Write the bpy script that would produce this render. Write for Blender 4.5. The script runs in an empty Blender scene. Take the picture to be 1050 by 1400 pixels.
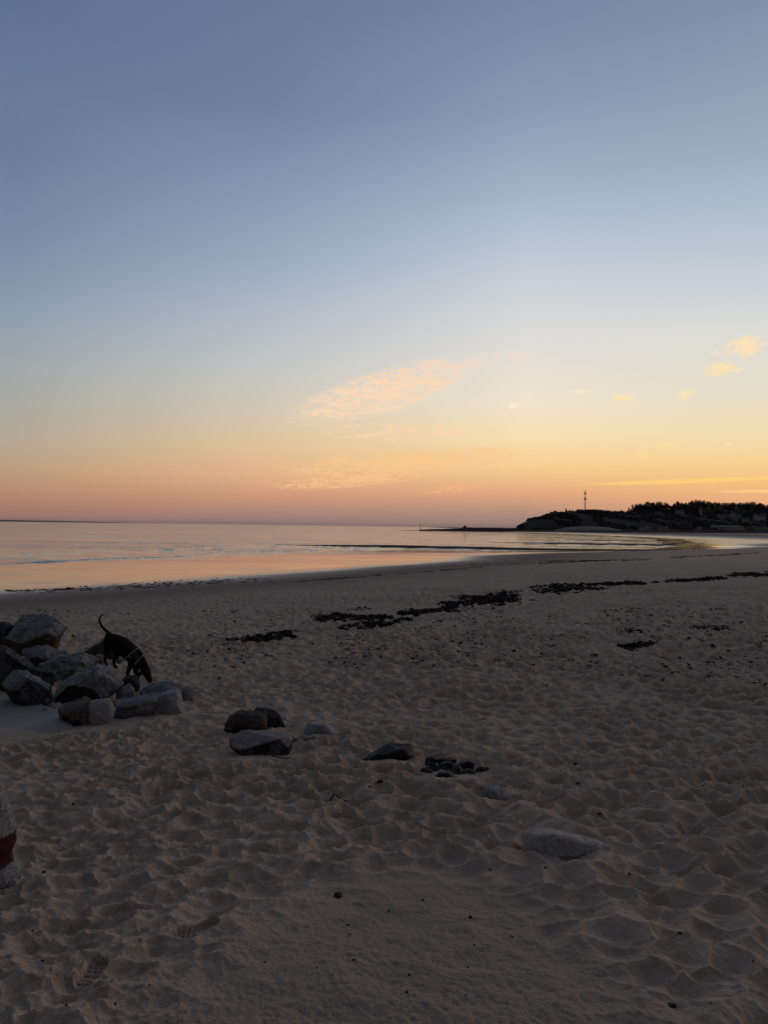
import bpy, bmesh, math, random
import numpy as np
from mathutils import Vector, Matrix, noise as mnoise
from mathutils.bvhtree import BVHTree

random.seed(7)
rng = np.random.default_rng(11)
sc = bpy.context.scene
COL = sc.collection
R = math.radians

# ------------------------------------------------------------------ camera
CAM = np.array([0.0, 0.0, 5.0])
F = 1054.0
HAZE = 1.4e-5
cam_data = bpy.data.cameras.new('camera')
cam = bpy.data.objects.new('camera', cam_data)
COL.objects.link(cam)
ROT = Matrix.Rotation(R(90 + 1.07), 3, 'X') @ Matrix.Rotation(R(0.76), 3, 'Z')
cam.matrix_world = Matrix.Translation(Vector(CAM)) @ ROT.to_4x4()
cam_data.sensor_fit = 'VERTICAL'
cam_data.angle = 2 * math.atan(700 / F)
cam_data.clip_start = 0.05
cam_data.clip_end = 200000
sc.camera = cam
RM = np.array(ROT)

def ray(px, py):
    px = np.asarray(px, float); py = np.asarray(py, float)
    d = np.stack([(px - 525) / F, -(py - 700) / F, -np.ones_like(px)], -1)
    return d @ RM.T

def at(px, py, Y):
    """point seen at photo pixel (px, py), Y metres in front"""
    d = ray(px, py)
    t = np.asarray(Y) / d[..., 1]
    return CAM + d * t[..., None]

# ------------------------------------------------------------------ noise
def h2(ix, iy, seed):
    n = (ix.astype(np.int64) * 374761393 + iy.astype(np.int64) * 668265263 + seed * 2147483647) & 0xFFFFFFFF
    n = ((n ^ (n >> 13)) * 1274126177) & 0xFFFFFFFF
    n = ((n ^ (n >> 16)) * 2246822519) & 0xFFFFFFFF
    return ((n ^ (n >> 15)) & 0xFFFFFF) / float(0x1000000)

def vn(x, y, seed=0):
    ix = np.floor(x); iy = np.floor(y)
    fx = x - ix; fy = y - iy
    fx = fx * fx * fx * (fx * (fx * 6 - 15) + 10); fy = fy * fy * fy * (fy * (fy * 6 - 15) + 10)
    a = h2(ix, iy, seed); b = h2(ix + 1, iy, seed); c = h2(ix, iy + 1, seed); d = h2(ix + 1, iy + 1, seed)
    return (a + (b - a) * fx) * (1 - fy) + (c + (d - c) * fx) * fy

def fbm(x, y, o=4, seed=0):
    t = 0; a = .5
    for i in range(o):
        t = t + a * (vn(x * 2 ** i + 17.3 * i, y * 2 ** i - 9.1 * i, seed + i) - .5) * 2
        a *= .5
    return t

def bowls(x, y, seed, ridge=False):
    ix = np.floor(x); iy = np.floor(y)
    best = np.full(x.shape, 9.0); sec = np.full(x.shape, 9.0)
    for dx in (-1, 0, 1):
        for dy in (-1, 0, 1):
            cx = ix + dx; cy = iy + dy
            jx = cx + h2(cx, cy, seed); jy = cy + h2(cx, cy, seed + 1)
            w = h2(cx, cy, seed + 2)
            k = .75 + .7 * h2(cx, cy, seed + 3)
            v = ((x - jx) ** 2 + (y - jy) ** 2) * k + w * .35
            sec = np.minimum(sec, np.maximum(v, best)); best = np.minimum(best, v)
    return (best, sec - best) if ridge else best

def vn3(p, seed=0):
    i = np.floor(p); f = p - i
    f = f * f * (3 - 2 * f)
    out = 0
    for dx in (0, 1):
        for dy in (0, 1):
            for dz in (0, 1):
                w = (f[:, 0] if dx else 1 - f[:, 0]) * (f[:, 1] if dy else 1 - f[:, 1]) * (f[:, 2] if dz else 1 - f[:, 2])
                out = out + w * h2(i[:, 0] + dx + (i[:, 2] + dz) * 57, i[:, 1] + dy - (i[:, 2] + dz) * 131, seed)
    return out * 2 - 1

def fbm3(p, o=4, seed=0):
    t = 0; a = .5
    for k in range(o):
        t = t + a * vn3(p * 2 ** k + 7.7 * k, seed + k); a *= .5
    return t

def sstep(a, b, x):
    t = np.clip((x - a) / (b - a), 0, 1)
    return t * t * (3 - 2 * t)

# ------------------------------------------------------------------ beach height
SHORE = np.array([(-220, -150), (-110, -80), (-60, 3), (-26, 53), (-17, 66), (-6, 87), (6, 106), (10, 124), (25, 145), (52, 166), (82, 194), (102, 232), (122, 300),
                  (160, 410), (168, 520), (165, 650), (150, 820), (140, 980), (230, 1500), (300, 3000)], float)

def poly_dist(X, Y, P):
    best = np.full(X.shape, 1e18); sgn = np.ones(X.shape)
    for a, b in zip(P[:-1], P[1:]):
        d = b - a; L2 = d @ d
        t = np.clip(((X - a[0]) * d[0] + (Y - a[1]) * d[1]) / L2, 0, 1)
        ex = X - a[0] - t * d[0]; ey = Y - a[1] - t * d[1]
        q = ex * ex + ey * ey
        m = q < best
        best = np.where(m, q, best)
        sgn = np.where(m, np.where(d[1] * ex - d[0] * ey > 0, 1.0, -1.0), sgn)
    return np.sqrt(best), sgn

BARS = [(np.array([(-26, 193), (-8, 187), (12, 183), (40, 177), (66, 174), (84, 184)], float), .62, 4.2),
        (np.array([(30, 262), (60, 250), (92, 246)], float), .55, 3.0),
        (np.array([(70, 350), (110, 330), (118, 326)], float), .40, 4.0)]

def base_z(X, Y, want_s=False):
    X = np.asarray(X, float); Y = np.asarray(Y, float)
    d, g = poly_dist(X, Y, SHORE)
    s = d * g
    k = 1 + (0.09 - 1) * sstep(150, 330, Y)
    se = np.where(s > 0, s * k, s * (1 + 1.3 * sstep(110, 200, Y)))
    z = np.interp(se, [-900, -400, -150, -70, -36, 0, 4, 12, 30, 37, 45, 60, 100, 200],
                  [-9, -4, -1.1, -.38, -.03, .32, .44, .80, 1.85, 2.2, 2.36, 2.55, 3.6, 4.6])
    r = np.hypot(X, Y)
    z = z + 1.05 * (1 - sstep(-3, 12.5, r)) * 1.12
    for P, amp, wid in BARS:
        q, _ = poly_dist(X, Y, P)
        amp = amp * (.92 + .35 * fbm(X / 17, Y / 17, 2, 66)) - .45 * (1 - sstep(P[0][0] - 2, P[0][0] + 30, X))
        z = np.maximum(z, (amp + .25) * np.exp(-(q / wid) ** 2) - .25)
    # shallow pool on the far flats
    q, _ = poly_dist(X, Y, np.array([(104, 231), (120, 228), (160, 222)], float))
    z = z - .40 * np.exp(-(q / 4.0) ** 2)
    return (z, s) if want_s else z

def ground(px, py):
    d = ray(px, py)
    t = np.full(d.shape[:-1], 10.0)
    z = np.full(d.shape[:-1], 2.5)
    for i in range(40):
        t = .5 * t + .5 * np.clip((CAM[2] - z) / np.maximum(-d[..., 2], 1e-4), .5, 6000)
        z = base_z(CAM[0] + d[..., 0] * t, CAM[1] + d[..., 1] * t)
    return CAM + d * t[..., None]

SMOOTH = ground(*np.array([(150, 1500), (215, 1392), (345, 1268), (440, 1215), (560, 1198), (680, 1220), (740, 1275), (830, 1345), (905, 1420), (960, 1500)], float).T)[:, :2]
SMOOTH = np.vstack([SMOOTH, [(.9, .9), (0, .4), (-.9, .9)]])

def inside_dist(X, Y, P):
    Q = np.vstack([P, P[:1]])
    d, _ = poly_dist(X, Y, Q)
    ins = np.zeros(X.shape, bool)
    for a, b in zip(Q[:-1], Q[1:]):
        c = (a[1] > Y) != (b[1] > Y)
        with np.errstate(divide='ignore', invalid='ignore'):
            xi = (b[0] - a[0]) * (Y - a[1]) / (b[1] - a[1]) + a[0]
        ins ^= c & (X < xi)
    return np.where(ins, d, -d)

SLAB = ground(*np.array([(-60, 938), (0, 953), (60, 974), (118, 994), (90, 1005), (30, 1017), (-60, 1032)], float).T)[:, :2]
PRINTS = []   # x, y, angle, length, width, depth, tread style
for px, py, ang, style in [(125, 1338, 88, 0), (152, 1252, 62, 1), 
                           (270, 1275, 35, 1)]:
    p = ground(np.array([float(px)]), np.array([float(py)]))[0]
    PRINTS.append((p[0], p[1], R(ang), .21, .088, .009, style))

ROCKS_AT = [(355, 1038, 62), (440, 1010, 34), (532, 1046, 46), (618, 1064, 58), (676, 1098, 28), (770, 1166, 50), (150, 990, 80), (220, 982, 60), (60, 985, 60)]
ROCKS_AT = [(*ground(np.array([float(a)]), np.array([float(b)]))[0][:2], w_ * 1.0 * ground(np.array([float(a)]), np.array([float(b)]))[0][1] / F) for a, b, w_ in ROCKS_AT]
MOUNDS = [(800, 1205, .35, .03), (430, 1015, .8, .06), (530, 1052, .5, .04), (620, 1072, .5, .03), (350, 1045, .6, .03), (675, 1102, .3, .03), (230, 985, .7, .05)]
MOUNDS = [(*ground(np.array([float(a)]), np.array([float(b)]))[0][:2], r, h) for a, b, r, h in MOUNDS]

def full_z(X, Y):
    z, s = base_z(X, Y, True)
    r = np.hypot(X, Y)
    near = r < 75
    out = z.copy()
    out += .05 * fbm(X / 9, Y / 9, 3, 60) * sstep(-30, 25, s) * (1 - sstep(200, 500, r))
    # gentle irregularity of the wet flats
    fl = (1 - sstep(0, 25, s)) * (1 - sstep(600, 900, r))
    out += fl * (.035 * fbm(X / 14 + .4 * Y / 14, Y / 16, 3, 90) + .012 * fbm(X / 2.5, Y / 3.5, 2, 95))
    x = X[near]; y = Y[near]; sn = s[near]; rn = r[near]
    ind = inside_dist(x, y, SMOOTH) + .16 * fbm(x * 1.6, y * 1.6, 3, 5)
    rough = (1 - .88 * sstep(-.42, .22, ind)) * (1 - .8 * sstep(-.25, .15, inside_dist(x, y, SLAB)))
    side = sstep(-1.2, .9, x / np.maximum(y, .5) * 2.2 + .25)          # right side churned deeper
    far = 1 - .25 * sstep(25, 70, rn)
    zone = sstep(6, 34, sn)
    lf = .55 + .9 * vn(x / 1.7, y / 1.7, 41)
    wx = x + .06 * fbm(x * 3.4, y * 3.4, 3, 21); wy = y + .06 * fbm(x * 3.4 + 40, y * 3.4, 3, 22)
    ca, sa = math.cos(.5), math.sin(.5)
    ux = (ca * wx + sa * wy); uy = (-sa * wx + ca * wy)
    bb, e1 = bowls(ux / .215, uy / .175, 100, True)
    b1 = .42 * (1 - np.exp(-(bb / .36) ** 1.15)) - .20
    lip = np.exp(-(e1 / .15) ** 1.3) * (.35 + .9 * vn(x / .3, y / .3, 44))
    b2 = .5 * (1 - np.exp(-bowls(ux / .52 + 9, uy / .42, 200) / .5)) - .24
    bb, e3 = bowls(ux / .105 + 3, uy / .075, 300, True)
    b3 = .5 * (1 - np.exp(-bb / .5)) - .22 + .04 * np.exp(-(e3 / .16) ** 1.3)
    amp = rough * far * zone * lf
    mid = sstep(4.2, 6.5, rn)
    a1 = (.14 + .20 * side + .135 * mid * (1 - side)) * amp
    a3 = (.085 * (1 - side) + .035) * amp * (1 - .6 * sstep(8, 20, rn))
    dz = a1 * (b1 + .045 * lip) + (.07 + .11 * side) * amp * b2 + a3 * b3
    dz += (.35 + .65 * rough) * zone * .0035 * fbm(x / .035, y / .035, 2, 33) * (1 - sstep(5, 10, rn))
    dz += rough * zone * .008 * fbm(x / .07, y / .07, 3, 31) * (1 - sstep(5, 14, rn))
    dz += (.0035 + .004 * zone) * fbm(x / .025, y / .03, 2, 35) * (1 - sstep(2.5, 6, rn))
    # packed patch: faint undulation and small ripples
    dz += (1 - rough) * (.020 * fbm(x / .45, y / .45, 4, 71) + .0045 * fbm(x / .09 + y / .2, y / .06, 2, 72))
    # a crisp low lip where the loose sand ends
    dz += .018 * np.exp(-((ind + .05) / .06) ** 2) * (vn(x / .35, y / .35, 77))
    calm = np.zeros_like(x)
    for rx_, ry_, rr2 in ROCKS_AT:
        calm = np.maximum(calm, np.exp(-(((x - rx_) ** 2 + (y - ry_) ** 2) / (rr2 * rr2)) ** 2))
    dz = dz * (1 - .75 * calm) - .012 * calm
    for mx, my, mr, mh in MOUNDS:
        q = ((x - mx) ** 2 + (y - my) ** 2) / (mr * mr)
        dz += mh * np.exp(-q * 1.5)
    for fx, fy, an, L, W, dep, style in PRINTS:
        c, s_ = math.cos(an), math.sin(an)
        m = (np.abs(x - fx) < .25) & (np.abs(y - fy) < .25)
        u = (x[m] - fx) * c + (y[m] - fy) * s_
        v = -(x[m] - fx) * s_ + (y[m] - fy) * c
        hw = W * .5 * (1 - .22 * np.exp(-((u + .02) / .05) ** 2))
        e = np.maximum(np.abs(u) / (L / 2), 0)
        rad = np.hypot(np.maximum(np.abs(u) - (L / 2 - hw), 0), np.abs(v)) / hw
        inn = 1 - sstep(.72, 1.05, rad)
        rim = np.exp(-((rad - 1.12) / .12) ** 2)
        if style == 0:
            tread = .009 * np.sign(np.sin(u * 2 * math.pi / .034))
        else:
            tread = .009 * np.sin(u * 2 * math.pi / .026 + 2.2 * np.sin(v * 2 * math.pi / .05))
        dz[m] = dz[m] * (1 - .85 * inn) + inn * (-dep + tread) + rim * .008
    out[near] += dz
    return out

def mesh_grid(name, co, nr, na, wrap, mat):
    me = bpy.data.meshes.new(name)
    me.vertices.add(len(co)); me.vertices.foreach_set('co', co.astype(np.float32).ravel())
    i, j = np.meshgrid(np.arange(nr - 1), np.arange(na if wrap else na - 1), indexing='ij')
    j2 = (j + 1) % na
    q = np.stack([i * na + j, i * na + j2, (i + 1) * na + j2, (i + 1) * na + j], -1).reshape(-1, 4)[:, ::-1]
    me.loops.add(q.size); me.loops.foreach_set('vertex_index', q.ravel().astype(np.int32))
    me.polygons.add(len(q)); me.polygons.foreach_set('loop_start', (np.arange(len(q)) * 4).astype(np.int32))
    me.polygons.foreach_set('use_smooth', np.ones(len(q), bool))
    me.update(calc_edges=True)
    me.materials.append(mat)
    o = bpy.data.objects.new(name, me); COL.objects.link(o)
    return o

# ------------------------------------------------------------------ material helper
class N:
    def __init__(s, name):
        s.m = bpy.data.materials.new(name); s.m.use_nodes = True
        s.t = s.m.node_tree; s.t.nodes.clear()
        s.out = s.t.nodes.new('ShaderNodeOutputMaterial')
        s.b = s.t.nodes.new('ShaderNodeBsdfPrincipled')
        s.t.links.new(s.b.outputs[0], s.out.inputs[0])
    def n(s, kind, **kw):
        nd = s.t.nodes.new('ShaderNode' + kind)
        for k, v in kw.items(): setattr(nd, k, v)
        return nd
    def l(s, a, b): s.t.links.new(a, b)
    def inp(s, sock, v):
        if isinstance(v, bpy.types.NodeSocket): s.l(v, sock)
        else: sock.default_value = v
    def math(s, op, a, b=0.0, c=0.0, clamp=False):
        nd = s.n('Math', operation=op, use_clamp=clamp)
        s.inp(nd.inputs[0], a); s.inp(nd.inputs[1], b); s.inp(nd.inputs[2], c)
        return nd.outputs[0]
    def mr(s, v, a, b, c=0.0, d=1.0, smooth=True):
        nd = s.n('MapRange'); nd.interpolation_type = 'SMOOTHSTEP' if smooth else 'LINEAR'
        s.inp(nd.inputs[0], v)
        for i, q in enumerate((a, b, c, d)): nd.inputs[i + 1].default_value = q
        return nd.outputs[0]
    def noise(s, vec, scale, detail=4, rough=.55, dist=0.0):
        nd = s.n('TexNoise'); s.l(vec, nd.inputs['Vector'])
        nd.inputs['Scale'].default_value = scale; nd.inputs['Detail'].default_value = detail
        nd.inputs['Roughness'].default_value = rough; nd.inputs['Distortion'].default_value = dist
        return nd.outputs[0]
    def mix(s, f, a, b):
        nd = s.n('Mix'); nd.data_type = 'RGBA'
        s.inp(nd.inputs[0], f)
        for sock, v in ((nd.inputs[6], a), (nd.inputs[7], b)):
            if isinstance(v, bpy.types.NodeSocket): s.l(v, sock)
            else: sock.default_value = (*v, 1)
        return nd.outputs[2]
    def bump(s, h, strength, dist, prev=None):
        nd = s.n('Bump'); s.l(h, nd.inputs['Height'])
        nd.inputs['Strength'].default_value = strength; nd.inputs['Distance'].default_value = dist
        if prev is not None: s.l(prev, nd.inputs['Normal'])
        return nd.outputs[0]

def plain(name, col, rough=.8, var=.25, scale=3.0):
    a = N(name); tc = a.n('TexCoord').outputs['Object']
    f = a.noise(tc, scale, 4)
    a.l(a.mix(f, tuple(c * (1 - var) for c in col), tuple(c * (1 + var) for c in col)), a.b.inputs['Base Color'])
    a.b.inputs['Roughness'].default_value = rough
    a.l(a.bump(a.noise(tc, scale * 8, 3), .3, .02), a.b.inputs['Normal'])
    return a.m

# ------------------------------------------------------------------ sand
a = N('sand')
geo = a.n('NewGeometry'); pos = geo.outputs['Position']
sep = a.n('SeparateXYZ'); a.l(pos, sep.inputs[0]); Z = sep.outputs[2]
n1 = a.noise(pos, .35, 2); n2 = a.noise(pos, 2.2, 3); n3 = a.noise(pos, 260, 1, .7); n4 = a.noise(pos, 45, 3, .65)
dry = a.mix(a.mr(n1, .3, .7), (.465, .336, .250), (.515, .382, .288))
dry = a.mix(a.math('MULTIPLY', a.mr(n2, .35, .75), .6), dry, (.405, .292, .219))
grain = a.mr(n3, .28, .72)
dry = a.mix(a.math('MULTIPLY', grain, .45), dry, (.53, .40, .29))
speck = a.mr(a.noise(pos, 120, 1, .5), .70, .76)
dry = a.mix(a.math('MULTIPLY', speck, .6), dry, (.07, .05, .04))
edge = a.math('ADD', Z, a.math('MULTIPLY', a.math('SUBTRACT', a.noise(pos, .22, 4), .5), .14))
damp = a.mr(edge, 1.95, .85)
wet = a.math('MULTIPLY', a.mr(edge, .62, .24), a.math('SUBTRACT', 1.0, a.n('Attribute', attribute_name='rough_shaded_bar').outputs['Fac']))
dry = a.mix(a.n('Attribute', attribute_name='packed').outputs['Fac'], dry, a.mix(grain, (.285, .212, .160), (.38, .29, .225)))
c = a.mix(damp, dry, (.232, .166, .128))
c = a.mix(wet, c, (.085, .064, .050))
c = a.mix(a.n('Attribute', attribute_name='rough_shaded_bar').outputs['Fac'], c, (.030, .024, .019))  # rough bar sand; shade of its near slope painted in as dark colour
a.l(c, a.b.inputs['Base Color'])
bar_fac = a.n('Attribute', attribute_name='rough_shaded_bar').outputs['Fac']
off_bar = a.math('SUBTRACT', 1.0, bar_fac)
sheen = a.math('MULTIPLY', a.mr(edge, .98, .45), off_bar)
rr = a.math('SUBTRACT', a.math('SUBTRACT', .92, a.math('MULTIPLY', sheen, .42)), a.math('MULTIPLY', wet, .44))
a.l(a.math('ADD', rr, a.math('MULTIPLY', a.math('MULTIPLY', wet, a.mr(a.noise(pos, .12, 3), .45, .75)), .10)), a.b.inputs['Roughness'])
a.b.inputs['IOR'].default_value = 1.38
a.l(a.math('ADD', a.math('MULTIPLY', sheen, .45), .12), a.b.inputs['Specular IOR Level'])
dryness = a.math('SUBTRACT', 1.0, wet)
b1 = a.bump(a.math('MULTIPLY', n3, dryness), .9, .006)
b2 = a.bump(a.math('MULTIPLY', n4, dryness), .75, .018, b1)
b3 = b2
wr = a.n('Mapping'); a.l(pos, wr.inputs[0]); wr.inputs['Scale'].default_value = (1, 1.6, 1); wr.inputs['Rotation'].default_value = (0, 0, R(35))
b4 = a.bump(a.math('MULTIPLY', a.noise(wr.outputs[0], 1.1, 3), wet), .10, .02, b3)
a.l(b4, a.b.inputs['Normal'])
SAND = a.m

az = np.concatenate([np.linspace(-36, 36, 940), np.linspace(36, 324, 122)[1:-1]])
azr = np.radians(az)
u = np.linspace(0, 1, 4000)
rr_ = np.geomspace(1.5, 90, 4000)
w = np.cumsum(1 / rr_ * .9 + 2.4 / rr_ ** 2 * 1.0) * 0
dens = (.55 / rr_ + 1.9 / rr_ ** 2) * np.gradient(rr_)
cum = np.cumsum(dens); cum = (cum - cum[0]) / (cum[-1] - cum[0])
r_mid = np.interp(np.linspace(0, 1, 1220), cum, rr_)
rad = np.concatenate([[.02, .3, .6, .9, 1.2], r_mid, np.geomspace(90.5, 1500, 420), np.geomspace(1600, 34000, 24)])
RR, AA = np.meshgrid(rad, azr, indexing='ij')
X = (RR * np.sin(AA)).ravel(); Y = (RR * np.cos(AA)).ravel()
Zb = full_z(X, Y)
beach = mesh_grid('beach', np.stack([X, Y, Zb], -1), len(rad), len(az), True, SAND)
rp_ = np.zeros_like(X)
for P, amp, wid in BARS:
    q, _ = poly_dist(X, Y, P); rp_ = np.maximum(rp_, 1 - sstep(wid * 1.0, wid * 1.5, q))
rp_ *= sstep(.02, .12, Zb)
nr_ = np.hypot(X, Y) < 9
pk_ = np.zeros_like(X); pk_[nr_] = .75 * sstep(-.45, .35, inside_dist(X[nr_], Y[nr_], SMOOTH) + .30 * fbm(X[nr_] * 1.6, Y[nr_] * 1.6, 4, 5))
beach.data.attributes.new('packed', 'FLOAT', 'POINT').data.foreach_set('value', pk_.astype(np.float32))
beach.data.attributes.new('rough_shaded_bar', 'FLOAT', 'POINT').data.foreach_set('value', rp_.astype(np.float32))
beach['kind'] = 'structure'
del RR, AA, X, Y, Zb

def tz(x, y):
    return float(full_z(np.array([float(x)]), np.array([float(y)]))[0])

# ------------------------------------------------------------------ sea
a = N('sea_water')
pos = a.n('NewGeometry').outputs['Position']
mp = a.n('Mapping'); a.l(pos, mp.inputs[0]); mp.inputs['Rotation'].default_value = (0, 0, R(-42)); mp.inputs['Scale'].default_value = (.35, 1, 1)
def tilt(vec, scale, amt, detail=2):
    nz = a.n('TexNoise'); a.l(vec, nz.inputs['Vector']); nz.inputs['Scale'].default_value = scale; nz.inputs['Detail'].default_value = detail
    v = a.n('VectorMath', operation='SUBTRACT'); a.l(nz.outputs['Color'], v.inputs[0]); v.inputs[1].default_value = (.5, .5, .5)
    m = a.n('VectorMath', operation='MULTIPLY'); a.l(v.outputs[0], m.inputs[0]); m.inputs[1].default_value = (amt, amt, 0); return m.outputs[0]
def vadd(p, q):
    v = a.n('VectorMath', operation='ADD'); a.l(p, v.inputs[0]); a.l(q, v.inputs[1]); return v.outputs[0]
calm = a.mr(a.noise(mp.outputs[0], .035, 3), .35, .65, .45, 1.15)
tl = vadd(vadd(tilt(mp.outputs[0], .9, .85), tilt(mp.outputs[0], .16, .36)), tilt(pos, 4.0, .55))
sc_ = a.n('VectorMath', operation='SCALE'); a.l(tl, sc_.inputs[0]); a.l(calm, sc_.inputs['Scale'])
nn = a.n('VectorMath', operation='NORMALIZE'); a.l(vadd(sc_.outputs[0], a.n('NewGeometry').outputs['Normal']), nn.inputs[0])
a.l(nn.outputs[0], a.b.inputs['Normal'])
at_ = a.n('Attribute', attribute_name='foam')
fo = a.math('MULTIPLY', at_.outputs['Fac'], a.mr(a.noise(pos, 1.3, 5, .7), .42, .62))
a.l(a.mix(fo, (.030, .036, .040), (.80, .78, .76)), a.b.inputs['Base Color'])
a.l(a.math('ADD', .055, a.math('MULTIPLY', fo, .6)), a.b.inputs['Roughness'])
a.b.inputs['IOR'].default_value = 1.333
SEA = a.m

az = np.concatenate([np.linspace(-40, 40, 620), np.linspace(40, 320, 90)[1:-1]]); azr = np.radians(az)
rad = np.concatenate([np.geomspace(30, 420, 640), np.geomspace(425, 2500, 120), np.geomspace(2700, 33000, 20)])
RR, AA = np.meshgrid(rad, azr, indexing='ij')
X = (RR * np.sin(AA)).ravel(); Y = (RR * np.cos(AA)).ravel()
_, s = base_z(X, Y, True)
wz = np.zeros_like(X); foam = np.zeros_like(X)
fade = 1 - sstep(230, 420, np.hypot(X, Y))
fleft = (1 - sstep(-5, 45, X))
for off, amp, wd, sd in [(-38, .10, 1.1, 1), (-43, .13, 1.2, 2), (-50, .09, 1.4, 3), (-59, .10, 1.6, 4), (-72, .07, 2.2, 5), (-90, .06, 3, 6)]:
    q = s - off + 3.5 * fbm(X / 23, Y / 23, 2, 500 + sd) * 2
    along = sstep(.42, .62, vn(X / 17 + .6 * Y / 17, Y / 34, 520 + sd))
    lead = np.exp(-np.where(q > 0, (q / (wd * .55)) ** 2, (q / (wd * 1.9)) ** 2))
    wz += amp * along * lead * fade * fleft
    foam = np.maximum(foam, along * np.exp(-((q - wd * .45) / (wd * .5)) ** 2) * fade * fleft * (1 if off > -56 else .2))
wz += .018 * fbm(X / 6 + Y / 14, Y / 5, 3, 540) * fade
sea = mesh_grid('sea', np.stack([X, Y, wz], -1), len(rad), len(az), True, SEA)
at_f = sea.data.attributes.new('foam', 'FLOAT', 'POINT'); at_f.data.foreach_set('value', foam.astype(np.float32))
sea['kind'] = 'structure'
del RR, AA, X, Y, wz, foam, s

# ------------------------------------------------------------------ scene objects helpers
def tag(o, label=None, cat=None, group=None, kind=None):
    if label: o['label'] = label
    if cat: o['category'] = cat
    if group: o['group'] = group
    if kind: o['kind'] = kind
    return o

def link_mesh(name, me, mats, parent=None):
    o = bpy.data.objects.new(name, me); COL.objects.link(o)
    for m in (mats if isinstance(mats, (list, tuple)) else [mats]): me.materials.append(m)
    if parent is not None: o.parent = parent
    return o

def empty(name, loc):
    o = bpy.data.objects.new(name, None); COL.objects.link(o); o.location = loc; o.empty_display_size = .2
    return o

def from_bm(name, bm, mat, parent=None, smooth=False):
    me = bpy.data.meshes.new(name); bm.to_mesh(me); bm.free()
    if smooth: me.polygons.foreach_set('use_smooth', np.ones(len(me.polygons), bool))
    return link_mesh(name, me, mat, parent)

def bm_box(bm, x0, x1, y0, y1, z0, z1, bevel=0):
    r = bmesh.ops.create_cube(bm, size=1)
    for v in r['verts']:
        v.co = Vector((x0 + (v.co.x + .5) * (x1 - x0), y0 + (v.co.y + .5) * (y1 - y0), z0 + (v.co.z + .5) * (z1 - z0)))
    return r['verts']

def bm_tube(bm, pts, r0, r1=None, seg=8):
    r1 = r0 if r1 is None else r1
    pts = [Vector(p) for p in pts]; rings = []
    for i, p in enumerate(pts):
        d = (pts[min(i + 1, len(pts) - 1)] - pts[max(i - 1, 0)]).normalized()
        e = Vector((0, 0, 1)) if abs(d.z) < .9 else Vector((1, 0, 0))
        s = d.cross(e).normalized(); t = d.cross(s)
        rr = r0 + (r1 - r0) * i / max(len(pts) - 1, 1)
        rings.append([bm.verts.new(p + s * math.cos(k * 2 * math.pi / seg) * rr + t * math.sin(k * 2 * math.pi / seg) * rr) for k in range(seg)])
    for A, B in zip(rings, rings[1:]):
        for k in range(seg): bm.faces.new((A[k], A[(k + 1) % seg], B[(k + 1) % seg], B[k]))
    bm.faces.new(rings[0]); bm.faces.new(list(reversed(rings[-1])))

def fast_mesh(name, verts, quads):
    me = bpy.data.meshes.new(name)
    verts = np.asarray(verts, np.float32); quads = np.asarray(quads, np.int32)
    k = quads.shape[1]
    me.vertices.add(len(verts)); me.vertices.foreach_set('co', verts.ravel())
    me.loops.add(quads.size); me.loops.foreach_set('vertex_index', quads.ravel())
    me.polygons.add(len(quads)); me.polygons.foreach_set('loop_start', (np.arange(len(quads)) * k).astype(np.int32))
    me.update(calc_edges=True)
    return me

# ------------------------------------------------------------------ rocks
def rock_mat(name, c0, c1, vein, rough=.82, vein_amt=.5, scale=1.0, stain=None):
    a = N(name); tc = a.n('TexCoord').outputs['Object']
    n1 = a.noise(tc, 3.2 * scale, 6, .62, .4); n2 = a.noise(tc, 38 * scale, 5, .7); n3 = a.noise(tc, 130, 3, .7)
    c = a.mix(a.mr(n1, .40, .60), c0, c1)
    mp = a.n('Mapping'); a.l(tc, mp.inputs[0]); mp.inputs['Rotation'].default_value = (.5, .7, .3); mp.inputs['Scale'].default_value = (1, 5, 1)
    v = a.math('ABSOLUTE', a.math('SUBTRACT', a.noise(mp.outputs[0], 2.4 * scale, 5, .6, .6), .5))
    c = a.mix(a.math('MULTIPLY', a.mr(v, .045, .0), min(vein_amt * 1.4, .9)), c, vein)
    c = a.mix(a.math('MULTIPLY', a.mr(n2, .42, .68), .75), c, tuple(q * .45 for q in c0))
    if stain:
        c = a.mix(a.math('MULTIPLY', a.mr(a.noise(tc, 2.0, 4, .6), .50, .62), .8), c, stain)
    a.l(c, a.b.inputs['Base Color']); a.b.inputs['Roughness'].default_value = rough
    a.b.inputs['Specular IOR Level'].default_value = .3
    b = a.bump(n2, .9, .02); b = a.bump(n3, .5, .004, b)
    b = a.bump(a.noise(mp.outputs[0], 9 * scale, 4, .65, .3), .8, .035, b)
    a.l(b, a.b.inputs['Normal'])
    return a.m

GREY = rock_mat('grey_rock', (.17, .16, .157), (.31, .29, .285), (.46, .44, .43))
PALE = rock_mat('pale_rock', (.29, .275, .268), (.43, .405, .395), (.56, .53, .52), vein_amt=.35)
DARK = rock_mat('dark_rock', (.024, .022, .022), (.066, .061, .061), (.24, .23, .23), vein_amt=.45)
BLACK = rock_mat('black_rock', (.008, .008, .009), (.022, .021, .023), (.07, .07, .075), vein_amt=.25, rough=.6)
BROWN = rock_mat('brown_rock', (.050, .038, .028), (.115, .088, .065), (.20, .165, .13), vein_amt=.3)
MIXED = rock_mat('stained_rock', (.20, .185, .178), (.31, .288, .28), (.44, .42, .41), stain=(.075, .052, .038))
TAN = rock_mat('tan_rock', (.15, .115, .085), (.25, .20, .155), (.36, .31, .26), vein_amt=.3)
WHITE = rock_mat('whitish_rock', (.42, .41, .415), (.56, .55, .555), (.66, .65, .65), vein_amt=.25)
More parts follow.
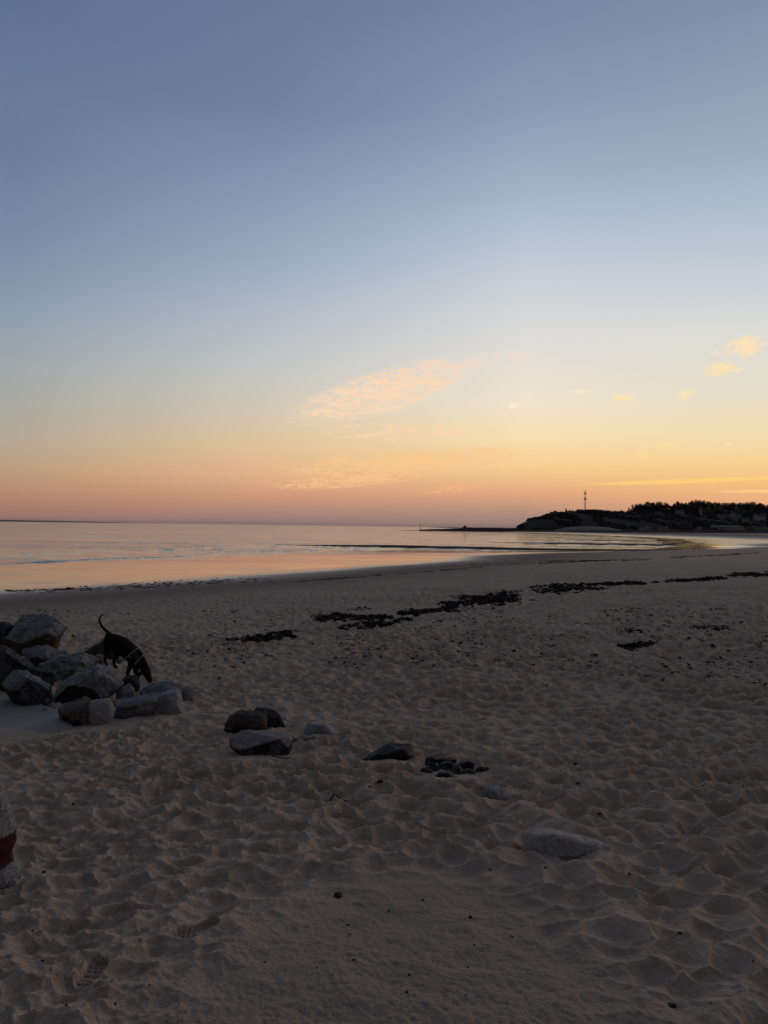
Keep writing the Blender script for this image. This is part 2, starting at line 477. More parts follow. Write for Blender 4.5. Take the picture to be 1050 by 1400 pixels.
SANDY = rock_mat('sandy_rock', (.40, .335, .29), (.53, .455, .40), (.60, .54, .49), vein_amt=.3)
ROSE = rock_mat('rosy_rock', (.26, .21, .188), (.37, .30, .27), (.48, .43, .40), vein_amt=.4)

def rock(pts, gy, mat, label, mat2=None, group='boulders heaped on the beach', cat='rock', thick=.42, drop=.16, shrink=.62, seed=0,
         rough=.055, name='rock', strata=0.0, res=.014, face2=-.15, Yc=None, sink=.12, smooth=0, dshift=0.0, cuts=5, lean=.28):
    """an angular stone: its outline seen from the camera, pushed out to the front and the back by its own thickness"""
    P = np.array(pts, float); c = P.mean(0); rnd = random.Random(seed * 13 + 5)
    if Yc is None:
        g = ground(np.array([c[0]]), np.array([float(gy)]))[0]; Yc = g[1]
    Yc += dshift
    wpx = np.ptp(P[:, 0]); hpx = np.ptp(P[:, 1]); mpp = Yc / F
    t = thick * (wpx + hpx) * .5 * mpp
    V = []
    ring = at(P[:, 0], P[:, 1], Yc + lean * (c[1] - P[:, 1]) / hpx * wpx * mpp + np.array([rnd.uniform(-.25, .25) * t for _ in P]))
    V += [tuple(p) for p in ring]
    for p in P[rnd.randint(0, 1)::2]:
        q = c + (p - c) * (shrink + .12) * rnd.uniform(.8, 1.15); q[1] += drop * hpx * rnd.uniform(.6, 1.3)
        V.append(tuple(at(np.array(q[0]), np.array(q[1]), np.array(Yc - t * rnd.uniform(.75, 1.1)))))
    for p in P[::2]:
        q = c + (p - c) * .75 * rnd.uniform(.8, 1.1); q[1] += .08 * hpx
        V.append(tuple(at(np.array(q[0]), np.array(q[1]), np.array(Yc + t * rnd.uniform(.8, 1.1)))))
    zmin = min(v[2] for v in V)
    for p in ring:                                   # underside, bedded into what carries it
        if p[2] < zmin + .35 * hpx * mpp: V.append((p[0], p[1], p[2] - sink))
    cen = np.array(V).mean(0); base = np.array([cen[0], cen[1], zmin])
    bm = bmesh.new()
    for v in V: bm.verts.new(Vector(np.array(v) - base))
    r = bmesh.ops.convex_hull(bm, input=bm.verts[:])
    junk = [e for e in r['geom_interior'] if isinstance(e, bmesh.types.BMVert)]
    bmesh.ops.delete(bm, geom=junk, context='VERTS')
    bmesh.ops.dissolve_limit(bm, angle_limit=R(11), verts=bm.verts[:], edges=bm.edges[:])
    for it in range(cuts):                           # chipped corners: plain breaks across the block
        d = Vector((rnd.gauss(0, .6), -1, rnd.gauss(.25, .6))).normalized()
        sup = [v.co.dot(d) for v in bm.verts]; hi, lo = max(sup), min(sup)
        r = bmesh.ops.bisect_plane(bm, geom=bm.verts[:] + bm.edges[:] + bm.faces[:], plane_co=d * (hi - (hi - lo) * rnd.uniform(.04, .12)), plane_no=d, clear_outer=True)
        ed = [e for e in r['geom_cut'] if isinstance(e, bmesh.types.BMEdge)]
        if len(ed) > 2: bmesh.ops.edgenet_fill(bm, edges=ed)
    bmesh.ops.bevel(bm, geom=[e for e in bm.edges if not e.is_boundary], offset=min(.011, .018 * wpx * mpp), segments=1, affect='EDGES', profile=.6)
    bmesh.ops.triangulate(bm, faces=bm.faces[:])
    if mat2 is not None:  # second stone colour on down-facing faces; black and dark ones paint in shade
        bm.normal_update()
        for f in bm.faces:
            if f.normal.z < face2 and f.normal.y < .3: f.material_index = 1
    for it in range(7):
        es = [e for e in bm.edges if e.calc_length() > res * 1.7]
        if not es or len(bm.faces) > 26000: break
        bmesh.ops.subdivide_edges(bm, edges=es, cuts=1)
        bmesh.ops.triangulate(bm, faces=[f for f in bm.faces if len(f.verts) > 3])
    for it in range(smooth):
        bmesh.ops.smooth_vert(bm, verts=bm.verts[:], factor=.5, use_axis_x=True, use_axis_y=True, use_axis_z=True)
    bm.normal_update()
    co = np.array([v.co for v in bm.verts]); no = np.array([v.normal for v in bm.verts])
    sz = wpx * mpp
    k = 2.2 / max(sz, .15)
    d = 1.15 * rough * sz * (1.1 * fbm3(co * k + seed * 3.1, 3, seed) - 1.0 * np.abs(fbm3(co * k * 2.3 + 50 + seed, 4, seed + 9)) + .35 * fbm3(co * k * 9, 3, seed + 20))
    if strata:
        ax = np.array([.25, .35, .9]); q = co @ ax
        d += strata * sz * (np.abs(((q * k * 3 + fbm3(co * k, 2, seed + 4)) % 1) - .5) - .25)
    co = co + no * d[:, None]
    for v, p in zip(bm.verts, co): v.co = p
    bm.normal_update()
    o = from_bm(name, bm, [mat] + ([mat2] if mat2 else []), smooth=True)
    o.location = base
    tag(o, label, cat, group)
    return o

G1 = 'boulders of the rock pile'
rock([(-14, 852), (8, 849), (20, 855), (12, 874), (-14, 880)], 912, DARK, 'dark streaked rock at the far left end of the rock pile', group=G1, seed=1)
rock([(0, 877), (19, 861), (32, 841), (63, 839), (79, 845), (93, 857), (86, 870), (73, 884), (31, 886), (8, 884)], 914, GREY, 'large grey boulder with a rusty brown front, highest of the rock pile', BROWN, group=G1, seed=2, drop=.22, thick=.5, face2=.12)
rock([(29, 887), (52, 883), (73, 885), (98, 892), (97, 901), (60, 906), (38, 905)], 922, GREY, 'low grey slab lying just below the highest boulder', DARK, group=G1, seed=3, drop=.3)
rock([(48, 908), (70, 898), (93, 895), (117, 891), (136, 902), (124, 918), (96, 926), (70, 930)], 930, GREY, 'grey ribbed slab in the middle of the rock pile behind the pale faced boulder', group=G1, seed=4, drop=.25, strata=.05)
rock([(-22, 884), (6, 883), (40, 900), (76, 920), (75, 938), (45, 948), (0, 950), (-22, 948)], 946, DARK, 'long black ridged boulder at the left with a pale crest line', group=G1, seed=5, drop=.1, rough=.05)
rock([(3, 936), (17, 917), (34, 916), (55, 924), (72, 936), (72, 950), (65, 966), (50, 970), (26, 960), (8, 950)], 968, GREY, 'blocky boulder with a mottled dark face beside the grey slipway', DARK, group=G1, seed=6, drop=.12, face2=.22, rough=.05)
rock([(69, 958), (79, 933), (93, 922), (130, 907), (143, 907), (159, 921), (167, 934), (162, 944), (149, 955), (118, 957), (80, 969), (70, 968)], 962, GREY, 'big grey boulder with a shaded undercut front painted black in the middle of the pile', BLACK, group=G1, seed=7, drop=.08, thick=.4, face2=.02)
rock([(77, 968), (98, 957), (117, 951), (126, 957), (120, 976), (128, 994), (108, 995), (86, 983)], 990, TAN, 'brown wedge shaped rock left of the white stone', BROWN, group=G1, seed=8, thick=.35, face2=-.3)
rock([(119, 958), (149, 954), (158, 970), (151, 985), (127, 991), (117, 974)], 990, WHITE, 'whitish six sided stone at the front of the rock pile', group=G1, seed=9, thick=.33, drop=.02, shrink=.8, rough=.02)
rock([(56, 971), (63, 964), (71, 972), (69, 979), (58, 978)], 979, GREY, 'small grey stone wedged under the mottled boulder', group=G1, seed=10, cat='stone', name='stone')
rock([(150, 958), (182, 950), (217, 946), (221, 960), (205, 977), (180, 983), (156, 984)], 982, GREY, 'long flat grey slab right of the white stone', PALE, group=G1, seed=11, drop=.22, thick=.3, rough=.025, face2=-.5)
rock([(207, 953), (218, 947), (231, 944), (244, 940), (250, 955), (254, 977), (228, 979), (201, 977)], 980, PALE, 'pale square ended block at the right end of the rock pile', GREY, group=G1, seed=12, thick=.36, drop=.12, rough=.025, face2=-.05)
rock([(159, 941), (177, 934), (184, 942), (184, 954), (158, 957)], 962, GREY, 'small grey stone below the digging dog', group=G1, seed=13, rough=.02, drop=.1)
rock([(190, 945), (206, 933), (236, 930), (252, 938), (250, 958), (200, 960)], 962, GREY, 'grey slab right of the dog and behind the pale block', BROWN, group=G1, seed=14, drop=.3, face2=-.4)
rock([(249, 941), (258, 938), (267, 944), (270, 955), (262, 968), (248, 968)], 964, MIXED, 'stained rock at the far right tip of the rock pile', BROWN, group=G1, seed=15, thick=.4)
rock([(112, 892), (130, 880), (145, 871), (162, 878), (172, 893), (160, 900), (128, 899)], 910, BROWN, 'brown sloping rock behind the hind legs of the dog', group=G1, seed=16, drop=.05, rough=.02, dshift=.75)
rock([(162, 930), (172, 924), (186, 922), (192, 934), (187, 948), (166, 946)], 952, BLACK, 'black rock under the front legs of the dog', group=G1, seed=17, thick=.35, dshift=.30)
rock([(128, 897), (134, 893), (143, 896), (142, 902), (130, 903)], 918, MIXED, 'small stone behind the ribbed slab by the brown rock', group=G1, seed=18, dshift=.5, cat='stone', name='stone')
rock([(157, 900), (163, 896), (171, 903), (168, 909), (158, 908)], 921, GREY, 'small grey stone seen between the legs of the dog', group=G1, seed=19, dshift=.8, cat='stone', name='stone')

G2 = 'half buried rocks in the open sand'
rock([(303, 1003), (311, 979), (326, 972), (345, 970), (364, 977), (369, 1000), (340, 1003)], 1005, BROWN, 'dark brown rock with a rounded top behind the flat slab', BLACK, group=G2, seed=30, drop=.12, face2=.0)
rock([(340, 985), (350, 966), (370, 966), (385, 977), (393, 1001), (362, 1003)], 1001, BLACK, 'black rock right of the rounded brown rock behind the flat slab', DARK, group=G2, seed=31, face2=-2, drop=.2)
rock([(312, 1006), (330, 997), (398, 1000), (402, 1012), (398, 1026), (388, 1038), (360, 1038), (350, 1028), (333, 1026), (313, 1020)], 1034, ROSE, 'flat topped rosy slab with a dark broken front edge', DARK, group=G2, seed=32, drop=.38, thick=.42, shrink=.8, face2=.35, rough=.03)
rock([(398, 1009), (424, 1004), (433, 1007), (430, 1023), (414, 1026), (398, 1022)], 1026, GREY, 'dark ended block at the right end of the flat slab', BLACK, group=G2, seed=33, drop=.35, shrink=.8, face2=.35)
rock([(412, 1004), (420, 988), (446, 986), (457, 995), (466, 1008), (450, 1015), (425, 1013)], 1010, PALE, 'pale rounded rock half sunk in sand behind the flat slab', group=G2, seed=34, drop=.1, rough=.02)
rock([(494, 1040), (507, 1029), (532, 1015), (562, 1017), (569, 1041), (530, 1045), (505, 1045)], 1042, BLACK, 'black triangular rock with a grey top standing alone in sand', None, group=G2, seed=35, drop=.2, thick=.32, rough=.03)
for i, (x0, y0, x1, y1, lab) in enumerate([
        (580, 1033, 598, 1045, 'tilted dark stone at the upper left of the stone heap'),
        (596, 1035, 626, 1043, 'flat dark slab stone lying on top of the stone heap'),
        (599, 1040, 623, 1051, 'grey topped stone in the centre of the stone heap'),
        (624, 1039, 649, 1054, 'sloping black stone at the upper right of the stone heap'),
        (593, 1053, 621, 1068, 'blue black block at the front of the stone heap'),
        (573, 1047, 592, 1062, 'dark stone at the left foot of the stone heap'),
        (617, 1045, 632, 1062, 'upright dark stone right of the blue black block'),
        (630, 1050, 651, 1061, 'low grey topped stone at the right front of the stone heap'),
        (647, 1047, 665, 1060, 'dark stone at the right foot of the stone heap'),
        (584, 1043, 601, 1056, 'dark wedge stone above the blue black block'),
        (661, 1048, 671, 1055, 'smallest dark stone at the right tip of the stone heap')]):
    rr = random.Random(i + 60); w = x1 - x0; h = y1 - y0
    pts = [(x0, y0 + h * rr.uniform(.4, .7)), (x0 + w * rr.uniform(.15, .3), y0 + h * rr.uniform(0, .15)), (x0 + w * rr.uniform(.55, .8), y0),
           (x1, y0 + h * rr.uniform(.25, .5)), (x1 - w * .05, y1 - h * .1), (x0 + w * .6, y1), (x0 + w * .1, y1 - h * .1)]
    rock(pts, [1052, 1054, 1057, 1056, 1067, 1061, 1062, 1061, 1059, 1058, 1056][i], [DARK, BLACK, DARK, BLACK, BLACK, BLACK, DARK, DARK, BLACK, BLACK, BLACK][i], lab,
         group='dark stones of the small heap', cat='stone', name='stone', seed=60 + i, thick=.5, drop=.2, res=.012, cuts=8, smooth=0)
rock([(655, 1073), (668, 1072), (690, 1075), (695, 1090), (688, 1099), (672, 1098), (657, 1090)], 1097, PALE, 'pale speckled stone half buried right of the dark stone heap', group=G2, seed=80, rough=.05, drop=.2)
rock([(709, 1133), (722, 1126), (750, 1126), (762, 1131), (785, 1135), (816, 1143), (842, 1158), (834, 1167), (791, 1169), (737, 1173), (724, 1166), (711, 1156)], 1169, SANDY, 'long grey wedge of rock half buried in rippled sand, nearest rock on the right', group=G2, seed=81, drop=.12, thick=.2, rough=.022, sink=.2, cuts=2, shrink=.7, lean=.5).location.z -= .015
rock([(658, 984), (663, 981), (670, 983), (671, 987), (660, 988)], 988, BLACK, 'lone small dark stone out on the sand beyond the stone heap', group=G2, seed=82, cat='stone', name='stone', res=.01)
rock([(904, 1374), (912, 1368), (925, 1371), (930, 1379), (920, 1384), (906, 1381)], 1380, DARK, 'dark grey stone by the shoe print in the bottom right sand', group=G2, seed=83, cat='stone', name='stone', res=.006, thick=.6)
rock([(782, 1046), (787, 1041), (795, 1046), (793, 1050), (784, 1050)], 1050, BLACK, 'black pointed stone on the churned sand above the long wedge rock', group=G2, seed=84, cat='stone', name='stone', res=.008)

# small dark pebbles lying about
PEB = [(476, 1265, 5), (478, 1279, 4), (484, 1317, 5), (643, 1261, 6), (648, 1298, 4), (531, 1249, 4), (578, 1234, 4), (560, 1337, 4), (556, 1362, 5),
       (637, 1364, 4), (640, 1324, 3), (362, 1320, 4), (433, 1331, 3), (45, 1280, 5), (59, 1321, 8), (157, 1385, 5), (462, 1228, 14), (90, 1398, 5),
       (410, 907, 5), (500, 882, 5), (469, 886, 4), (497, 913, 5), (640, 899, 7), (600, 897, 4), (551, 883, 3), (740, 899, 5), (747, 939, 4), (766, 949, 4),
       (785, 1061, 6), (790, 1078, 5), (896, 1059, 5), (1012, 1066, 6), (838, 1006, 6), (963, 932, 5), (906, 934, 6), (1016, 1007, 5), (560, 1062, 5),
       (519, 1087, 7), (490, 1090, 4), (505, 1091, 4), (575, 1120, 5), (820, 1125, 6), (860, 1215, 5), (950, 1180, 5), (985, 1235, 5), (745, 1205, 5), (670, 1198, 4),
       (300, 930, 5), (330, 905, 4), (240, 925, 3), (100, 1105, 5), (60, 1200, 6), (205, 1085, 5), (300, 1065, 5), (930, 1290, 5), (1030, 1330, 5), (700, 1285, 4)]
pebs = []
for k in range(4):
    bm = bmesh.new(); bmesh.ops.create_icosphere(bm, subdivisions=3, radius=.5)
    for v in bm.verts:
        q = v.co.copy(); n = mnoise.noise(q * 2.2 + Vector((k * 9, 0, 0))) * .32 + mnoise.noise(q * 6 + Vector((0, k * 5, 0))) * .08
        v.co = Vector((q.x * (1 + n), q.y * (.72 + n * .7), q.z * (.55 + n * .5)))
    me = bpy.data.meshes.new('pebble'); bm.to_mesh(me); bm.free()
    me.polygons.foreach_set('use_smooth', np.ones(len(me.polygons), bool)); me.materials.append([BLACK, DARK][k % 2]); pebs.append(me)
for i, (px, py, s) in enumerate(PEB):
    p = ground(np.array([float(px)]), np.array([float(py)]))[0]
    o = bpy.data.objects.new('pebble', pebs[i % 4]); COL.objects.link(o)
    sz = s * p[1] / F * random.uniform(.95, 1.2)
    o.location = (p[0], p[1], tz(p[0], p[1]) + sz * .12); o.scale = (sz, sz * random.uniform(.8, 1.1), sz * random.uniform(.7, 1.0)); o.rotation_euler = (random.uniform(-.3, .3), random.uniform(-.3, .3), random.uniform(0, 6))
    tag(o, 'small dark pebble scattered on the open sand', 'pebble', 'dark pebbles scattered on the sand')

# ------------------------------------------------------------------ smooth concrete slipway at the left
a = N('worn_concrete'); tc = a.n('TexCoord').outputs['Object']
a.l(a.mix(a.mr(a.noise(tc, 1.6, 5), .3, .7), (.25, .21, .178), (.315, .268, .228)), a.b.inputs['Base Color'])
a.b.inputs['Roughness'].default_value = .85
bb = a.bump(a.noise(tc, 5, 5, .6), .35, .03); a.l(a.bump(a.noise(tc, 120, 3), .4, .004, bb), a.b.inputs['Normal'])
top_px = [(-60, 938), (0, 953), (30, 962), (60, 974), (90, 986), (118, 994)]
bot_px = [(-60, 1030), (0, 1021), (30, 1017), (60, 1012), (90, 1005), (119, 998)]
tp = ground(*np.array(top_px, float).T); bp = ground(*np.array(bot_px, float).T)
bm = bmesh.new(); rows = []
nu, nv = 40, 16
for j in range(nv + 1):
    row = []
    for i in range(nu + 1):
        q = i / nu * 5; k = min(int(q), 4); f = q - k
        A = tp[k] * (1 - f) + tp[k + 1] * f; B = bp[k] * (1 - f) + bp[k + 1] * f
        p = A * (1 - j / nv) + B * j / nv
        zz = float(base_z(p[0:1], p[1:2])[0])
        lift = (1 - sstep(.72, 1.0, i / nu)) * .10 * (1 - j / nv) ** .8 - .07 * (j / nv) ** 3 - .06 * sstep(.8, 1, i / nu) + .012 * mnoise.noise(Vector((p[0] * 2, p[1] * 2, 0)))
        row.append(bm.verts.new((p[0], p[1], zz + lift)))
    rows.append(row)
low = [[bm.verts.new(v.co - Vector((0, 0, .22))) for v in row] for row in rows]
for L, up in ((rows, True), (low, False)):
    for j in range(nv):
        for i in range(nu):
            q = (L[j][i], L[j + 1][i], L[j + 1][i + 1], L[j][i + 1])
            bm.faces.new(q if up else q[::-1])
per = [(0, i) for i in range(nu)] + [(j, nu) for j in range(nv)] + [(nv, i) for i in range(nu, 0, -1)] + [(j, 0) for j in range(nv, 0, -1)]
for (j0, i0), (j1, i1) in zip(per, per[1:] + per[:1]):
    bm.faces.new((rows[j0][i0], rows[j1][i1], low[j1][i1], low[j0][i0]))
bmesh.ops.recalc_face_normals(bm, faces=bm.faces[:])
o = from_bm('concrete_slipway', bm, a.m, smooth=True)
tag(o, 'smooth grey concrete slipway running down into sand below the rock pile', 'slipway')

# ------------------------------------------------------------------ painted granite block at the left edge
a = N('painted_granite'); tc = a.n('TexCoord').outputs['Object']; sp = a.n('SeparateXYZ'); a.l(tc, sp.inputs[0])
vo = a.n('TexVoronoi'); a.l(tc, vo.inputs['Vector']); vo.inputs['Scale'].default_value = 85
gr = a.mix(a.mr(a.noise(tc, 75, 3, .7), .45, .62), (.27, .275, .29), (.09, .092, .098))
gr = a.mix(a.math('MULTIPLY', a.mr(vo.outputs['Distance'], .25, .05), .5), gr, (.36, .365, .38))
zz = a.math('ADD', sp.outputs[2], a.math('MULTIPLY', a.math('SUBTRACT', a.noise(tc, 9, 4), .5), .05))
band = a.math('MULTIPLY', a.mr(zz, .150, .158), a.mr(zz, .318, .310))
band = a.math('MULTIPLY', band, a.mr(a.noise(tc, 95, 3, .7), .28, .38))
a.l(a.mix(band, gr, (.050, .003, .016)), a.b.inputs['Base Color']); a.b.inputs['Roughness'].default_value = .7
a.b.inputs['Specular IOR Level'].default_value = .15
a.l(a.bump(a.noise(tc, 90, 4, .7), .9, .01), a.b.inputs['Normal'])
g = ground(np.array([-38.0]), np.array([1212.0]))[0]; mp_ = g[1] / F
bm = bmesh.new(); rings = []
PZ = [-.25, 0, .05, .13, .2, .27, .31, .4, .55, .66, .8, .9, .96, .99, 1.0]; PR = [58, 59, 62, 62, 58, 52, 49, 51, 50, 47, 42, 38, 31, 20, 4]
for i in range(110):
    f = -.25 + 1.25 * (i / 109); ring = []
    for k in range(120):
        an = 2 * math.pi * k / 120; rr = np.interp(f, PZ, PR) * mp_
        q = Vector((math.cos(an) * rr, math.sin(an) * rr * .9, f * 147 * mp_))
        n = mnoise.noise(q * 6) * .022 + mnoise.noise(q * 17) * .010 + abs(mnoise.noise(q * 42)) * .008
        ring.append(bm.verts.new(q + Vector((math.cos(an), math.sin(an), .25)) * n))
    rings.append(ring)
for A, B in zip(rings, rings[1:]):
    for k in range(120): bm.faces.new((A[k], A[(k + 1) % 120], B[(k + 1) % 120], B[k]))
bm.faces.new(rings[-1]); bm.faces.new(rings[0][::-1])
o = from_bm('painted_rock', bm, a.m, smooth=True); o.location = (g[0], g[1], g[2] - .02)
tag(o, 'speckled whitish granite block with a dark red painted band at the left edge', 'painted rock')

# ------------------------------------------------------------------ seaweed
a = N('black_seaweed'); tc = a.n('TexCoord').outputs['Object']
a.l(a.mix(a.noise(tc, 6, 3), (.006, .005, .004), (.018, .014, .010)), a.b.inputs['Base Color']); a.b.inputs['Roughness'].default_value = .9; a.b.inputs['Specular IOR Level'].default_value = .08
WEED = a.m

def ribbons(xy, L, wd, lift, seed):
    """short curled fronds lying on the sand"""
    rn = np.random.default_rng(seed); n = len(xy)
    z = full_z(xy[:, 0], xy[:, 1])
    th = rn.uniform(0, 2 * np.pi, n); bend = rn.normal(0, .6, n); ln = L * rn.uniform(.5, 1.5, n); ww = wd * rn.uniform(.5, 1.4, n)
    pos = np.zeros((n, 4, 2, 3)); px = xy[:, 0].copy(); py = xy[:, 1].copy()
    up = rn.uniform(.2, 1, n) * lift
    for k in range(4):
        t = th + bend * k
        nx, ny = -np.sin(t), np.cos(t)
        prof = [.5, 1, .9, .3][k]; hz = [.15, .9, 1, .25][k]
        tw = rn.normal(0, .35, n)
        for s_, sg in ((0, -1), (1, 1)):
            pos[:, k, s_, 0] = px + sg * nx * ww * prof; pos[:, k, s_, 1] = py + sg * ny * ww * prof
            pos[:, k, s_, 2] = z + up * hz + .004 + sg * tw * ww
        px = px + np.cos(t) * ln / 3; py = py + np.sin(t) * ln / 3
    V = pos.reshape(-1, 3); b = np.arange(n)[:, None] * 8
    q = np.concatenate([b + np.array([[0, 1, 3, 2]]), b + np.array([[2, 3, 5, 4]]), b + np.array([[4, 5, 7, 6]])])
    return V, q

def weed_points(cx, cy, hw, hh, slope, n, seed, thr=.5, fy=1.0):
    rn = np.random.default_rng(seed)
    m = n * 14
    x = rn.uniform(-1.1, 1.1, m); y = rn.uniform(-1.1, 1.1, m)
    f = 1 - np.hypot(x, y)
    v = vn(x * hw / 14 + seed * 3.3, y * hh / 1.5 * fy + seed, seed) * .6 + vn(x * hw / 4 + seed, y * hh / .8, seed + 5) * .4 + .05
    keep = (v + .55 * f) > thr + .22 + rn.normal(0, .05, m)
    x = x[keep][:n]; y = y[keep][:n]
    px = cx + x * hw; py = cy + y * hh - slope * x * hw
    return ground(px, py)[:, :2]

loose = []
WG = 'seaweed heaps along the wrack line'
for i, (cx, cy, hw, hh, sl, n, lab) in enumerate([
        (362, 875, 50, 6, .14, 900, 'thin trail of black seaweed rising to a clump, nearest the rock pile'),
        (492, 847, 68, 5.5, -.02, 1500, 'ragged band of black seaweed left of the largest heap, upper strand'),
        (505, 859, 42, 4.5, .10, 800, 'small streaky seaweed strand just below the ragged band'),
        (582, 838, 38, 5, .06, 900, 'seaweed clump joining the ragged band to the largest heap'),
        (664, 822, 62, 10, .10, 2500, 'largest and thickest heap of black seaweed in the middle of the sand'),
        (782, 806, 54, 6.5, .03, 1700, 'dense flat seaweed heap right of the largest heap, below the jetty'),
        (852, 799, 44, 3.5, .02, 1100, 'narrow seaweed strip right of the dense flat heap'),
        (950, 794, 48, 2.6, .05, 1000, 'short dark seaweed clump towards the right of the wrack line'),
        (1028, 787, 46, 3.4, .04, 1000, 'seaweed streaks at the right end of the wrack line'),
        (868, 886, 30, 3.2, .10, 520, 'low arc of loose seaweed on the churned sand at right'),
        (975, 862, 28, 4, .0, 330, 'sparse seaweed scatter farthest right on the churned sand'),
        (865, 866, 26, 3, .0, 160, 'faint specks of seaweed above the low arc'),
        (288, 930, 30, 2.5, .0, 90, 'few flecks of seaweed right of the rock pile'),
        (500, 834, 10, 1.6, .0, 90, 'tiny seaweed tuft above the ragged band')]):
    xy = weed_points(cx, cy, hw, hh, sl, int(n * .95), 700 + i, .53 if n > 480 else .48)
    if n < 480: loose.append(xy); continue
    d = float(np.mean(xy[:, 1]))
    V, q = ribbons(xy, .011 * d ** .82, .0042 * d ** .7, .034 if n > 600 else .02, 30 + i)
    c = V.mean(0)
    o = link_mesh('seaweed_heap', fast_mesh('seaweed_heap', V - c, q), WEED); o.location = c
    tag(o, lab, 'seaweed', WG)
# dark tide lines nearer the water, and crumbs over the dry sand: nobody could count these
pts = []
for cx, cy, hw, hh, sl, n in [(215, 800, 165, 4.5, .055, 450), (60, 807, 90, 2.2, .03, 160), (815, 766.5, 95, 1.3, .01, 420), (980, 759, 80, 1.2, .05, 160), (690, 771, 120, 1.2, .03, 110), (480, 790, 100, 1.0, .083, 130), (640, 777, 90, 1.0, .083, 130), (790, 768, 90, .9, .05, 130), (940, 761, 90, .8, .043, 130)]:
    pts.append(weed_points(cx, cy, hw, hh, sl, n, 900 + int(cx)))
V, q = ribbons(np.vstack(pts), .32, .05, .02, 77)
o = link_mesh('tide_line_weed', fast_mesh('tide_line_weed', V, q), WEED); tag(o, 'thin dark line of weed crumbs left by the tide near the wet sand', 'weed', None, 'stuff')
rn = np.random.default_rng(5)
px = rn.uniform(-60, 1110, 5200); py = 835 + 260 * rn.random(5200) ** 2.0
keep = vn(px / 60, py / 14, 88) * .6 + vn(px / 14, py / 5, 89) * .4 > .535 - .13 * (px > 560)
xy = np.vstack([ground(px[keep], py[keep])[:, :2]] + [q[::2] for q in loose])
dd = np.hypot(xy[:, 0], xy[:, 1])
big = dd > 14
V1, q1 = ribbons(xy[big], .12, .028, .025, 78); V2, q2 = ribbons(xy[~big], .022, .005, .008, 79)
o = link_mesh('beach_debris', fast_mesh('beach_debris', np.vstack([V1, V2]), np.vstack([q1, q2 + len(V1)])), WEED)
tag(o, 'dark crumbs of dried weed littering the loose sand', 'debris', None, 'stuff')
# grit on the packed foreground sand
px = rn.uniform(0, 1050, 260); py = rn.uniform(1080, 1420, 260)
xy = ground(px, py)[:, :2]
V, q = ribbons(xy, .008, .0022, .003, 80)
o = link_mesh('sand_grit', fast_mesh('sand_grit', V, q), WEED); tag(o, 'fine dark grit on the foreground sand', 'grit', None, 'stuff')

# two twigs
TWIG = plain('dry_twig', (.05, .04, .03), .9)
for px, py, pts, lab in [(463, 1101, [(-.07, 0, .0), (-.035, .01, .05), (-.01, 0, .035), (.02, 0, .012), (.07, -.01, .0)], 'small bent twig on the sand below the triangular rock'),
                         (388, 1043, [(-.12, 0, .03), (-.03, -.03, .02), (.05, -.02, .012), (.11, -.05, .015)], 'dark stick lying against the foot of the flat slab')]:
    g = ground(np.array([float(px)]), np.array([float(py)]))[0]
    bm = bmesh.new(); bm_tube(bm, pts, .008, .004, 7); bm_tube(bm, [pts[1], (pts[1][0] - .03, .03, pts[1][2] + .03)], .004, .002, 6)
    bm_tube(bm, [pts[2], (pts[2][0] + .03, .04, pts[2][2] + .015)], .004, .002, 6)
    o = from_bm('twig', bm, TWIG, smooth=True); o.location = (g[0], g[1], tz(g[0], g[1]) + .006); tag(o, lab, 'twig')

